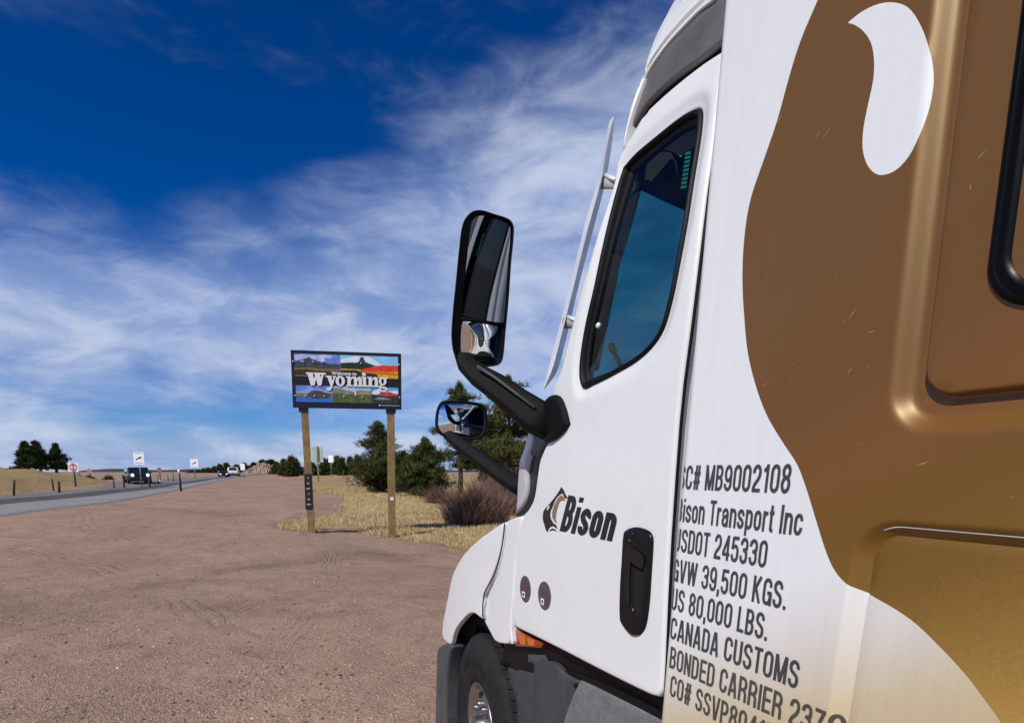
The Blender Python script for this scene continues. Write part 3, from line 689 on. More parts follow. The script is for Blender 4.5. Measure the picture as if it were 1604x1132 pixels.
brown = top_+bp+[(-1.1, 1.21), (-1.1, 3.25)]
spot_px = [(1328, 36), (1348, 20), (1372, 8), (1397, 4), (1422, 12), (1442, 40), (1454, 74), (1458, 114), (1454, 155), (1444, 198), (1429, 236), (1412, 259), (1395, 271), (1377, 274), (1364, 266), (1355, 250), (1351, 228), (1353, 198), (1360, 163), (1368, 124), (1369, 92), (1364, 67), (1353, 50), (1340, 40)]
spot = spline([on(x, y, plane) for x, y in spot_px], 4, True, 60)
ctr = []
def cline(off, s1, z1, r, up):
    s1, z1, r = s1+off, z1-off*up, r+off; A = []
    zs = np.arange(z1+r*up, 2.70, .03)[::-1] if up > 0 else np.arange(1.2, z1-r, .03)
    A += [(s1+(.045*(z-2.1) if up > 0 else 0), z) for z in zs]
    A += [(s1-r+r*math.cos(t)+(.045*(z1+r-r*math.sin(t)-2.1) if up > 0 else 0), z1+(r-r*math.sin(t))*up) for t in np.linspace(0, math.pi/2, 14)]
    return A+[(s, z1) for s in np.arange(s1-r-.02, .2, -.03)]
for off in (-.036, -.030, -.025, -.020, -.015, -.010, -.005, 0, .004): ctr.append(cline(off, .772, 1.938, .075, 1))
for off in (-.006, -.003, -.0015, 0, .0015, .003, .006): ctr.append(cline(off, .722, 1.998, .05, 1))
for off in (-.033, -.031, -.029, -.027, -.022, -.016, -.011, -.006, -.002, .001): ctr.append(cline(off, .790, 1.801, .075, -1))
for s_ in (1.233, 1.238, 1.243, 1.248, 1.253, 1.257, 1.260): ctr.append([(s_, z) for z in np.arange(1.20, 3.2, .05)])
# the livery print: brown that turns to gold towards the ground, white that turns to sand, both speckled
def livery(name, stops, rough, coat, speck, spec=.4):
    m = bpy.data.materials.new(name); m.use_nodes = True; t = m.node_tree; b = t.nodes['Principled BSDF']
    tcn = t.nodes.new('ShaderNodeTexCoord'); sep = t.nodes.new('ShaderNodeSeparateXYZ'); t.links.new(tcn.outputs['Object'], sep.inputs[0])
    n = t.nodes.new('ShaderNodeTexNoise'); n.inputs['Scale'].default_value = 420; n.inputs['Detail'].default_value = 2; t.links.new(tcn.outputs['Object'], n.inputs['Vector'])
    ra = t.nodes.new('ShaderNodeValToRGB')
    a = t.nodes.new('ShaderNodeMath'); a.operation = 'MULTIPLY_ADD'; a.inputs[1].default_value = speck; a.inputs[2].default_value = -speck/2; t.links.new(n.outputs['Fac'], a.inputs[0])
    # the print fades along a slant: lower and further back is more golden
    c = t.nodes.new('ShaderNodeMath'); c.operation = 'MULTIPLY_ADD'; c.inputs[1].default_value = .55; t.links.new(sep.outputs[1], c.inputs[0]); t.links.new(sep.outputs[2], c.inputs[2])
    mrn = t.nodes.new('ShaderNodeMapRange'); t.links.new(c.outputs[0], mrn.inputs[0]); mrn.inputs[1].default_value = 1.35; mrn.inputs[2].default_value = 3.1
    s = t.nodes.new('ShaderNodeMath'); s.operation = 'ADD'; t.links.new(mrn.outputs[0], s.inputs[0]); t.links.new(a.outputs[0], s.inputs[1]); t.links.new(s.outputs[0], ra.inputs[0])
    cr = ra.color_ramp; cr.elements[0].position = stops[0][0]; cr.elements[0].color = (*stops[0][1], 1); cr.elements[1].position = stops[-1][0]; cr.elements[1].color = (*stops[-1][1], 1)
    for p, q in stops[1:-1]: e = cr.elements.new(p); e.color = (*q, 1)
    # faint streaks and dust
    n2_ = t.nodes.new('ShaderNodeTexNoise'); n2_.inputs['Scale'].default_value = 9; n2_.inputs['Detail'].default_value = 7
    mp = t.nodes.new('ShaderNodeMapping'); mp.inputs['Scale'].default_value = (1, 7, .5); t.links.new(tcn.outputs['Object'], mp.inputs[0]); t.links.new(mp.outputs[0], n2_.inputs['Vector'])
    hv = t.nodes.new('ShaderNodeMapRange'); t.links.new(n2_.outputs['Fac'], hv.inputs[0]); hv.inputs[1].default_value = .3; hv.inputs[2].default_value = .7; hv.inputs[3].default_value = .975; hv.inputs[4].default_value = 1.02
    vm = t.nodes.new('ShaderNodeVectorMath'); vm.operation = 'SCALE'; t.links.new(ra.outputs[0], vm.inputs[0]); t.links.new(hv.outputs[0], vm.inputs['Scale'])
    t.links.new(vm.outputs[0], b.inputs['Base Color']); b.inputs['Roughness'].default_value = rough; b.inputs['Coat Weight'].default_value = coat; b.inputs['Coat Roughness'].default_value = .42
    b.inputs['Specular IOR Level'].default_value = spec
    b.inputs['Specular Tint'].default_value = (1, .80, .48, 1) if spec > .5 else (1, 1, 1, 1)
    return m
LWHITE = livery('white_livery', [(0, (.50, .37, .17)), (.20, (.55, .43, .23)), (.29, (.60, .50, .32)), (.37, (.70, .67, .60)), (.45, (.79, .82, .815)), (1, (.79, .82, .815))], .35, .2, .07)
LBROWN = livery('brown_livery', [(0, (.55, .38, .13)), (.25, (0.44, 0.2667, 0.063)), (.33, (0.29, 0.1649, 0.0324)), (.41, (0.185, 0.0941, 0.0128)), (.50, (0.16, 0.0766, 0.009)), (.56, (0.185, 0.0727, 0.0135)), (.66, (0.15, 0.064, 0.0105)), (1, (0.16, 0.0708, 0.0128))], .44, .15, .12, .95)
sp_w, sp_b = panel(['sleeper_side', 'livery_graphic'], spline(sl_out, 6, True, 40), [], sleeper_surf, [LWHITE, LBROWN], truck, grid=.10, r=0, thick=.5, relief=sleeper_relief, lines=ctr, split=(brown, [spot]), fine=(.45, 1.30, 1.18, 2.72, .018))
sp_b['label'] = 'brown livery print fading to gold at the bottom'
# lower panel lip: thin return, its edge highlight put into a pale colour, above a dark gap
lp = [(s, 1.792) for s in np.arange(.30, .700, .03)]+[(.712+.062*math.sin(t), 1.730+.062*math.cos(t)) for t in np.linspace(0, .60, 7)]
NL = len(lp)
MB().tube([(XS+.0095, s, z-.004) for i, (s, z) in enumerate(lp)], [.0019]*(NL-5)+[.0017, .0014, .0011, .0008, .0004], 8).build('panel_lip', mat('lip_highlight', (.70, .68, .70), .35), truck)
MB().tube([(XS+.0125, s, z+.0040) for s, z in lp], [.0062]*(NL-7)+[.0055, .0048, .004, .003, .002, .001, .0004], 8).build('panel_gap_shadow', RUBBER, truck)  # black tube drawn in for the shadow in the gap above the lip
# scratches and chips in the livery
mb = MB()
for _ in range(110):
    s, z = random.uniform(.5, 1.18), random.uniform(1.45, 2.6)
    if not inpoly(np.array([[s, z]]), brown)[0] or inpoly(np.array([[s, z]]), spot)[0]: continue
    if rrect(np.array([[s, z]]), .772, 1.938, .075, 1, .045)[0] < .01 and rrect(np.array([[s, z]]), .722, 1.998, .05, 1, .045)[0] > -.01: continue
    L_ = random.choice([.003, .004, .006, .010, .018, .024]); a = -random.gauss(.9, .45); w = .0005+L_*.022
    x = XS+float(sleeper_relief(np.array([[s, z]]))[0])-.0006; ds, dz = math.cos(a)*L_/2, math.sin(a)*L_/2; ns, nz_ = -math.sin(a)*w, math.cos(a)*w
    mb.poly([(x, s+ds, z+dz), (x, s+ns, z+nz_), (x, s-ds, z-dz), (x, s-ns*.6, z-nz_*.6)])
o = mb.build('paint_scratches', mat('scratch', (.42, .30, .19), .6), truck); o['kind'] = 'stuff'

# lettering on the sleeper
TXT = mat('grey_vinyl', (.050, .056, .064), .5)
TXT2 = mat('faded_vinyl', (.075, .070, .060), .5)
rows = [('SC# MB9002108', 1.262, .933, 1.837), ('Bison Transport Inc', 1.259, .894, 1.754), ('USDOT 245330', 1.257, .968, 1.676), ('GVW 39,500 KGS.', 1.254, .908, 1.5965),
        ('US 80,000 LBS.', 1.250, .943, 1.519), ('CANADA CUSTOMS', 1.243, .857, 1.440), ('BONDED CARRIER 2379', 1.235, .762, 1.360), ('CO# SSVP80417', 1.224, .893, 1.283)]
for t_, s0, s1, z0 in rows:
    o = strokes('lettering', t_, lambda u, v, s0=s0, s1=s1, z0=z0: (sleeper_surf(s0+(s1-s0)*u, z0)-.0012+float(sleeper_relief(np.array([[s0+(s1-s0)*u, z0+.06*v]]))[0]), s0+(s1-s0)*u, z0+.0595*v), TXT if z0 > 1.4 else TXT2, truck)

# sleeper window: a rounded black frame, bevelled, and a dark pane with a blind behind
sw = thing('sleeper_window', '', '', ); del sw['label']; del sw['category']; sw.parent = truck
def rr_pts(s0, s1, z0, z1, r, n=10):
    P = []
    for cx, cz, a in ((s1-r, z1-r, 0), (s0+r, z1-r, 90), (s0+r, z0+r, 180), (s1-r, z0+r, 270)):
        for k in range(n+1): t = R_(a+90*k/n); P.append((cx+r*math.cos(t), cz+r*math.sin(t)))
    return P
XW = XS+.006
wf = [on(1553, 400, lambda s, z: XW), on(1604, 478, lambda s, z: XW)]
ws1, wz0 = wf[0][0], wf[1][1]-.006
def lean_s(s, z): return s+.045*(z-2.2)
ringdef = [(0, 0), (.0, -.010), (.004, -.014), (.009, -.0145), (.0125, -.009), (.016, -.0125), (.020, -.0125), (.027, -.004), (.034, .004)]
mb = MB(); prof = []
for ins, dx in ringdef:
    prof.append([(XW+dx+.004, lean_s(a, b), b) for a, b in rr_pts(ws1-.62+ins, ws1-ins, wz0+ins, wz0+.72-ins, .075-ins*.6)])
n = len(prof[0]); mb.v = [p for q in prof for p in q]
for k in range(len(prof)-1):
    for j in range(n): mb.f.append((k*n+j, k*n+(j+1) % n, (k+1)*n+(j+1) % n, (k+1)*n+j)); mb.mi.append(0); mb.sm.append(True)
mb.build('window_frame', GLOSSB, sw)
mb = MB(); mb.poly([(XW+.008, lean_s(a, b), b) for a, b in rr_pts(ws1-.586, ws1-.034, wz0+.034, wz0+.686, .055)]); mb.build('window_pane', glassmat('dark_pane', (.10, .11, .12), .7), sw)
mb = MB()
for k in range(16): mb.box(XW+.05, XW+.056+.004*(k % 2), ws1-.58, ws1-.03, wz0+.03+k*.042, wz0+.068+k*.042)
mb.build('window_blind', mat('charcoal_blind', (.035, .034, .036), .8), sw)

# ---------------- door
def door_surf(s, z):
    z = min(z, 3.5); s = min(s, 2.6)
    x = 1.066+.085*max(0, (z-2.1)/.75)**2+.04*max(0, s-1.75)**2
    return x
door_px = [(1136, 76), (1098, 101), (1047, 142), (1010, 176), (984, 220), (968, 248), (958, 292), (937, 361), (923, 409), (907, 464), (898, 500), (879, 576), (868, 606), (864, 640), (859, 690), (851, 706), (845, 722), (841, 747), (836, 779), (828, 796), (818, 808), (812, 850), (808, 878), (804, 930), (802, 979),
           (840, 998), (878, 1017), (947, 1053), (1016, 1087), (1030, 1091), (1036, 1080), (1039, 1036), (1043, 940), (1048, 844), (1055, 740), (1061, 660), (1067, 600), (1079, 509), (1090, 419), (1104, 305), (1118, 209), (1131, 113)]
win_px = [(1084, 172), (1060, 186), (1025, 214), (992, 242), (975, 262), (966, 290), (953, 339), (940, 395), (928, 452), (915, 509), (907, 560), (906, 590), (911, 606), (925, 601), (960, 583), (1001, 557), (1030, 522), (1046, 472), (1057, 418), (1066, 370), (1073, 328), (1081, 275), (1089, 226), (1093, 190), (1092, 174)]
door_out = spline(pxl(door_px, door_surf), 5, True, 35); win_out = spline(pxl(win_px, door_surf), 5, True, 60)
wo = np.array(win_out); do_ = np.array(door_out)
creases = spline(pxl([(806, 880), (830, 862), (880, 842), (950, 815), (1047, 790)], door_surf), 8, False)
def door_relief(P):
    d = dpoly(P, wo); x = .010*(1-smn(d, .006, .045))                       # pressed surround of the window
    return x
ex = []
for off in (.008, .014, .02, .027, .034, .042, .05):
    T = np.roll(wo, -1, 0)-np.roll(wo, 1, 0); T /= np.linalg.norm(T, axis=1)[:, None]+1e-9; nn = np.c_[T[:, 1], -T[:, 0]]
    for sg in (1, -1): ex += [tuple(q) for q in wo+nn*off*sg]
door = panel('door', door_out, [win_out], door_surf, WHITE, truck, grid=.022, r=.011, thick=.06, relief=door_relief, extra=[ex], fine=(1.28, 2.2, 1.3, 1.80, .012))
door['label'] = 'white driver door with tinted window and bison emblem'
# window seal: tube following the opening, plus inner black channel wider at the top and front
def inset(poly, d):
    P = np.array(poly); T = np.roll(P, -1, 0)-np.roll(P, 1, 0); T /= np.linalg.norm(T, axis=1)[:, None]+1e-9; nn = np.c_[T[:, 1], -T[:, 0]]
    q = P+nn*1e-3; sg = 1 if inpoly(q, poly).mean() > .5 else -1
    dd = d if np.isscalar(d) else np.array(d)[:, None]
    return [tuple(x) for x in P+nn*sg*dd]
def ringmesh(name, loops3, m, parent):
    mb = MB(); n = len(loops3[0]); mb.v = [tuple(p) for l in loops3 for p in l]
    for k in range(len(loops3)-1):
        for j in range(n): mb.f.append((k*n+j, k*n+(j+1) % n, (k+1)*n+(j+1) % n, (k+1)*n+j)); mb.mi.append(0); mb.sm.append(True)
    return mb.build(name, m, parent)
def lift3(poly, surf, dx): return [(surf(a, b)+dx, a, b) for a, b in poly]
wi = [inset(win_out, k) for k in (-.003, .001, .006, .012, .016)]
ringmesh('window_seal', [lift3(wi[0], door_surf, .012), lift3(wi[1], door_surf, .003), lift3(wi[2], door_surf, .004), lift3(wi[3], door_surf, .010), lift3(wi[4], door_surf, .03)], RUBBER, door)
# inner channel: deeper and thicker towards the front and the top
P = np.array(win_out); c_ = P.mean(0); wgt = .014+.016*np.clip((P[:, 0]-c_[0])/.22, 0, 1)+.022*np.clip((P[:, 1]-c_[1])/.28, 0, 1)
wi2 = inset(win_out, np.minimum(wgt, .06))
ringmesh('window_channel', [lift3(wi[4], door_surf, .018), lift3(wi2, door_surf, .024), lift3(wi2, door_surf, .032)], RUBBER, door)
gl = panel('door_glass', [tuple(q) for q in inset(win_out, .010)], [], lambda s, z: door_surf(s, z)+.022, GLASS, door, grid=.05, r=0, thick=.026)
# green tint stamp on the glass corner
mb = MB(); gs = lambda s, z: door_surf(s, z)+.020
for k in range(9):
    y0 = 237+k*6.6
    q = [on(x, y, gs) for x, y in ((1083-k*.9, y0), (1074-k*.9, y0+2), (1073-k*.9, y0+6.2), (1082-k*.9, y0+4.4))]
    mb.poly([(gs(a, b), a, b) for a, b in q])
mb.build('glass_stamp', mat('green_stamp', (.006, .11, .075), .5), door)

# emblem and name on the door
INK = mat('black_vinyl', (.012, .013, .018), .35); TAN = mat('tan_vinyl', (.26, .16, .085), .45)
Z6 = lambda x, y: on(800+x*.2297, 740+y*.2297, lambda s, z: door_surf(s, z)-.0012)
def decal(name, pts, m, parent, dx=-.0012, smooth=5, surf=door_surf, conv=Z6, corner=50):
    q = spline([conv(*p) for p in pts], smooth, True, corner); P3 = [Vector((surf(a, b)+dx, a, b)) for a, b in q]
    return MB().prism(P3, (0, 0, 0), (.0006, 0, 0)).build(name, m, parent)
emb = [(345, 96), (360, 118), (374, 150), (388, 170), (372, 175), (352, 140), (335, 149), (314, 170), (298, 200), (284, 235), (272, 262), (269, 290), (274, 315), (292, 345), (312, 362), (316, 386), (303, 372), (285, 364), (266, 374), (255, 392), (247, 406), (236, 382), (228, 352), (219, 320), (219, 285), (226, 256), (255, 222), (288, 182), (318, 142), (333, 118)]
decal('emblem', emb, INK, door)
hide = [(342, 152), (362, 166), (371, 190), (352, 189), (334, 197), (326, 218), (318, 245), (310, 280), (306, 318), (314, 345), (298, 332), (284, 305), (281, 272), (290, 238), (304, 205), (322, 172)]
decal('emblem_hide', hide, TAN, door, corner=40)
decal('emblem_eye', [(268, 222), (262, 240), (250, 258), (247, 248), (255, 232)], WHITE, door, -.0020)
decal('emblem_beard', [(262, 402), (272, 386), (290, 380), (304, 390), (314, 402), (300, 396), (288, 392), (274, 395)], INK, door)
# "Bison": four corners of the slanted word, measured on the door
bl, br, tl, tr = [Z6(*q) for q in ((332, 396), (690, 468), (394, 152), (752, 215))]
def bis(u, v):
    a = np.array(bl)*(1-u)*(1-v)+np.array(br)*u*(1-v)+np.array(tl)*(1-u)*v+np.array(tr)*u*v; return (door_surf(*a)-.0014, a[0], a[1])
strokes('lettering', 'Bison', bis, INK, door, .20, .065)
# two round stickers
ROUND = mat('slate_sticker', (.075, .078, .10), .5); RED = mat('rust_print', (.16, .045, .035), .6)
for (sx, sy, rr) in ((823, 922, .055), (853, 932.5, .055)):
    s0, z0 = on(sx, sy, door_surf)
    ds0 = lambda a, b: door_surf(a, b)-.0015
    st = MB().prism([Vector((ds0(s0+rr*math.cos(t), z0), s0+rr*math.cos(t), z0+rr*1.04*math.sin(t))) for t in np.linspace(0, 2*math.pi, 40)[:-1]], (0, 0, 0), (.0008, 0, 0)).build('round_sticker', ROUND, door)
    mb = MB(); 
    for k, (w, g_) in enumerate(((.026, 0), (.033, 0), (.036, .001), (.030, -.004), (.034, 0), (.022, -.010))):
        z = z0+.028-k*.0105; mb.poly([(door_surf(a, z)-.0023, a, zz) for a, zz in ((s0+w+g_, z), (s0-w+g_, z), (s0-w+g_, z-.0055), (s0+w+g_, z-.0055))])
    mb.build('sticker_print', RED, st)
    mb = MB(); cx, cz = s0+.012, z0-.026; x = door_surf(cx, cz)-.0026; mb.poly([(x-.0004, cx+.014, cz+.013), (x-.0004, cx-.014, cz+.013), (x-.0004, cx-.014, cz-.013), (x-.0004, cx+.014, cz-.013)])
    mb.poly([(x-.0008, cx+.008, cz+.002), (x-.0008, cx, cz+.009), (x-.0008, cx-.008, cz+.002), (x-.0008, cx-.004, cz-.008), (x-.0008, cx+.004, cz-.008)], 1); mb.build('sticker_square', [WHITE, INK], st)
# door handle: oval bezel, scooped recess, pull paddle and lock
hx = [(778, 412), (802, 384), (850, 370), (902, 378), (950, 402), (970, 436), (973, 490), (960, 700), (946, 900), (922, 1048), (890, 1100), (855, 1112), (820, 1100), (772, 1042), (752, 1000), (752, 800), (764, 600)]
rec = [(838, 608), (910, 640), (914, 700), (905, 780), (890, 900), (872, 945), (848, 938), (836, 860), (834, 740)]
hs_ = lambda s, z: door_surf(s, z)-.010
hb = panel('door_handle', spline([Z6(*q) for q in hx], 5, True, 80), [spline([Z6(*q) for q in rec], 4, True, 80)], hs_, mat('satin_black', (.006, .006, .007), .30, spec=.3), door, grid=.012, r=.009, thick=.02)
hz_ = lambda s, z: door_surf(s, z)+.020
decal('handle_recess', [(822, 590), (930, 620), (930, 800), (900, 960), (840, 960), (820, 840)], DEEP, hb, -.003)
decal('pull_paddle', [(806, 520), (835, 505), (925, 560), (928, 640), (905, 650), (842, 606), (834, 730), (836, 870), (822, 905), (805, 870), (800, 700)], mat('satin_black2', (.010, .010, .011), .28, spec=.35), hb, -.014, corner=80)
s0, z0 = Z6(850, 422); mb = MB(); mb.lathe([(-.0145, 0), (-.0145, .004), (-.013, .0075), (-.008, .0082)], (door_surf(s0, z0), s0, z0), 'x', 20); mb.build('door_lock', mat('satin_black2', (0, 0, 0)), hb)
s0, z0 = Z6(828, 462); MB().lathe([(-.012, 0), (-.0115, .0035), (-.009, .0042)], (door_surf(s0, z0), s0, z0), 'x', 14).build('lock_tip', GREYP, hb)
sm_pts = [on(x, y, door_surf) for x, y in ((1037, 1084), (1040, 1036), (1044, 940), (1049, 844), (1056, 740), (1062, 660), (1068, 600), (1080, 509), (1091, 419), (1105, 305), (1119, 209), (1132, 113), (1138, 70))]
MB().tube([(door_surf(a, b)+.0065, a-.0045, b) for a, b in sm_pts], .0040, 8).build('door_seam_seal', RUBBER, truck)

# ---------------- grey drip panel and roof side above the door
up_surf = lambda s, z: door_surf(s, z)+.014
visor_px = [(1149, -8), (1141, 54), (1103, 86), (1047, 128), (1010, 164), (988, 200), (975, 228), (978, 216), (984, 190), (992, 166), (1001, 140), (1012, 118), (1024, 99), (1046, 70), (1069, 45), (1093, 20), (1117, 0), (1128, -12)]
panel('drip_panel', spline(pxl(visor_px, up_surf), 4, True, 50), [], up_surf, GREYV, truck, grid=.03, r=.012, thick=.07)
gapx = [(1139, 58), (1139, 78), (1098, 104), (1047, 145), (1010, 180), (984, 224), (976, 232), (986, 203), (1008, 166), (1045, 130), (1101, 88)]
panel('drip_gap_seal', spline(pxl(gapx, lambda s, z: door_surf(s, z)+.035), 4, True, 50), [], lambda s, z: door_surf(s, z)+.035, RUBBER, truck, grid=.04, r=0, thick=.03)
roof_surf = lambda s, z: door_surf(s, z)-.002+.5*max(0, min(z, 3.5)-3.0)**2
rail_px = [(1128, -14), (1117, -1), (1093, 18), (1068, 43), (1045, 68), (1023, 97), (1011, 116), (1000, 138), (990, 166), (982, 192), (973, 234), (980, 204), (987, 181), (999, 146), (1015, 106), (1031, 81), (1047, 60), (1075, 29), (1104, 0), (1118, -16)]
panel('roof_rail', spline(pxl(rail_px, roof_surf), 4, True, 50), [], roof_surf, WHITE, truck, grid=.03, r=.006, thick=.05)
fair_px = [(1116, -16), (1102, -1), (1073, 27), (1045, 58), (1029, 79), (1013, 104), (997, 144), (985, 180), (980, 198), (984, 186), (997, 150), (1010, 107), (1029, 55), (1044, 26), (1058, 0), (1070, -18), (1096, -60), (1128, -105), (1176, -160), (1260, -215), (1260, -120), (1190, -110), (1160, -70)]
panel('roof_fairing', spline(pxl(fair_px, roof_surf), 4, True, 50), [], lambda s, z: roof_surf(s, z)-.004, WHITE, truck, grid=.04, r=.010, thick=.10)

# ---------------- mirror foot, cowl, hood side, fender
cowl_surf = lambda s, z: 1.068+.05*max(0, min(s, 3)-2.0)**2
hood_surf = lambda s, z: 1.062+.07*max(0, min(s, 4)-2.55)**2
black_back = lambda s, z: 1.16
cowl_px = [(792, 817), (805, 811), (817, 808), (811, 850), (807, 878), (803, 930), (800, 979), (802, 1008), (777, 1004), (767, 988), (757, 969), (758, 945), (763, 928), (775, 902), (784, 871), (789, 840)]
cp = panel('cowl_side', spline(pxl(cowl_px, cowl_surf), 4, True, 40), [], cowl_surf, WHITE, truck, grid=.02, r=.006, thick=.06)
arch = [(754, 968), (743, 960), (736, 960), (729, 965), (715, 982), (709, 996), (706, 1008)]
hood_px = [(788, 818), (785, 840), (780, 871), (771, 900), (760, 924)]+[(755, 935)]+arch+[(697, 1003), (692, 996), (694, 972), (699, 948), (708, 903), (717, 883), (728, 866), (743, 851), (757, 839), (773, 828)]
hd = panel('hood_side', spline(pxl(hood_px, hood_surf), 4, True, 45), [], hood_surf, WHITE, truck, grid=.02, r=.007, thick=.03)
hsp = [on(x, y, hood_surf) for x, y in ((789.5, 819), (787, 845), (781.5, 872), (772.5, 900), (759, 926), (755.5, 942), (755, 966))]
MB().tube([(hood_surf(a, b)+.0035, a, b) for a, b in spline(hsp, 4, False)], .0032, 6).build('hood_seam_seal', RUBBER, truck)
# hood top and nose as one rounded body further in
mb = MB(); secs = []
for k, (s, zt, x0) in enumerate([(2.36, 1.63, 1.30), (2.6, 1.56, 1.20), (2.9, 1.46, 1.22), (3.2, 1.30, 1.40), (3.45, 1.10, 1.60), (3.62, .92, 1.80), (3.70, .70, 1.95)]):
    xc = 2.30; hw = xc-x0; P = []
    for j in range(25):
        t = -1+2*j/24; x = xc+hw*t; z = zt+.22*(1-abs(t)**2.6)*(1 if s < 3.3 else .6)-(.30*abs(t)**14); P.append((x, s, z))
    P = [(P[0][0]+.01, s, .75)]+P+[(P[-1][0]-.01, s, .75)]; secs.append(P)
n = len(secs[0]); mb.v = [p for q in secs for p in q]
for k in range(len(secs)-1):
    for j in range(n-1): mb.f.append((k*n+j, k*n+j+1, (k+1)*n+j+1, (k+1)*n+j)); mb.mi.append(0); mb.sm.append(True)
mb.f.append(tuple((len(secs)-1)*n+j for j in range(n))); mb.mi.append(0); mb.sm.append(False)
mb.build('hood', WHITE, truck)
# rear lip of the hood and the black cowl gap behind it
lip_surf = lambda s, z: 1.13
lip_px = [(804, 806), (808, 790), (809, 762), (811, 735), (812, 722), (820, 700), (824, 684), (829, 672), (834, 672), (836, 690), (829, 712), (824, 735), (824, 760), (822, 777), (818, 788), (812, 797)]
panel('hood_rear_lip', spline(pxl(lip_px, lip_surf), 4, True, 50), [], lip_surf, mat('gloss_pale', (.5, .5, .52), .10, coat=1.), truck, grid=.02, r=.016, thick=.08)
gap_px = [(824, 712), (830, 672), (845, 668), (862, 690), (846, 722), (842, 747), (837, 779), (829, 797), (814, 808), (806, 808), (812, 796), (820, 786), (823, 770), (823, 740)]
panel('cowl_gap', spline(pxl(gap_px, lambda s, z: 1.150), 4, True, 50), [], lambda s, z: 1.150, mat('cowl_rubber', (.012, .013, .014), .35), truck, grid=.04, r=.004, thick=.2)
trim_px = [(836, 668), (850, 655), (865, 680), (850, 706), (843, 716), (826, 711), (829, 690)]
panel('cowl_bracket', spline(pxl(trim_px, lambda s, z: 1.135), 4, True, 50), [], lambda s, z: 1.135, mat('satin_grey', (.05, .05, .052), .3), truck, grid=.03, r=.012, thick=.08)
# body under the cab: sill, arch liner, bumper corner
sill_surf = lambda s, z: 1.125
sill_px = [(796, 990), (870, 1005), (950, 1048), (1030, 1084), (1052, 1100), (1080, 1140), (1100, 1190), (1000, 1190), (900, 1090), (850, 1060), (780, 1040)]
panel('cab_sill', spline(pxl(sill_px, sill_surf), 3, True, 50), [], sill_surf, mat('dark_sill', (.005, .005, .006), .5, spec=.2), truck, grid=.05, r=.01, thick=.3)
MB().prism([Vector((1.20, a, b)) for a, b in ((1.1, 1.0), (1.1, 1.35), (2.3, 1.35), (2.5, 1.2), (3.3, 1.2), (3.3, .9), (3.32, .45), (3.2, .45), (3.05, 1.0), (2.2, 1.0), (2.1, .7), (2.1, .3), (-1.0, .3), (-1.0, 1.15), (.9, 1.15))], (0, 0, 0), (2.2, 0, 0)).build('chassis', DEEP, truck)
MB().lathe([(0.0, .64), (.42, .64), (.42, .2), (.42, 0)], (1.17, 2.80, .55), 'x', 40).build('wheel_well', DEEP, truck)
bump_surf = lambda s, z: 1.085+.08*max(0, min(s, 4)-3.10)**2
bumper_px = [(684, 1026), (686, 1014), (693, 1009), (700, 1006), (706, 1010), (702, 1030), (698, 1060), (697, 1100), (697, 1180), (681, 1180), (682, 1100)]
panel('bumper_end', spline(pxl(bumper_px, bump_surf), 4, True, 60), [], bump_surf, GREYP, truck, grid=.02, r=.02, thick=.25)
# amber side lamp under the door's leading corner
lamp_px = [(802, 981), (806, 1011), (846, 1014), (850, 1007), (828, 996)]
ls = lambda s, z: 1.095
lm = panel('side_lamp', spline(pxl(lamp_px, ls), 2, True, 20), [], ls, mat('amber_lens', (.26, .035, .004), .15, coat=.5), truck, grid=.02, r=.004, thick=.04)
for (a, b, c2, d2, mm) in ((813, 990, 822, 1010, 'a'), (825, 997, 836, 1011, 'b')):
    q = [on(x, y, lambda s, z: 1.091) for x, y in ((a, b), (c2, b+6), (c2, d2), (a+1, d2-1))]
    MB().prism([Vector((1.0935, s, z)) for s, z in q], (0, 0, 0), (.002, 0, 0)).build('lamp_facet', mat('amber_bright', (.62, .15, .01), .15, coat=.5), lm)
# mudguard behind the wheel
mg = lambda s, z: 1.100
mud_px = [(777, 1027), (786, 1024), (803, 1036), (864, 1036), (884, 1056), (905, 1068), (878, 1140), (876, 1230), (800, 1230), (793, 1132), (788, 1080)]
MS0 = on(803, 1060, mg)[0]; MS1 = on(880, 1100, mg)[0]
mudg = panel('mudguard', spline(pxl(mud_px, mg), 3, True, 30), [], lambda s, z: 1.10+.03*sm(s, 2.05, 2.2), mat('dark_grey_plastic', (.042, .045, .051), .6, bump=.25, bscale=350, dirt=.3, dcol=(.13, .125, .12), dscale=14), truck, grid=.010, r=.010, thick=.16, relief=lambda P: .014*smn(P[:, 0], MS0, MS0+.03)+.008*(1-smn(P[:, 0], MS1-.012, MS1+.004)))
q = [on(x, y, mg) for x, y in ((821, 1025), (846, 1026), (851, 1037), (821, 1037))]
MB().prism([Vector((1.12, s, z)) for s, z in q], (0, 0, 0), (.06, 0, 0)).build('mudguard_clip', GREYP, truck)
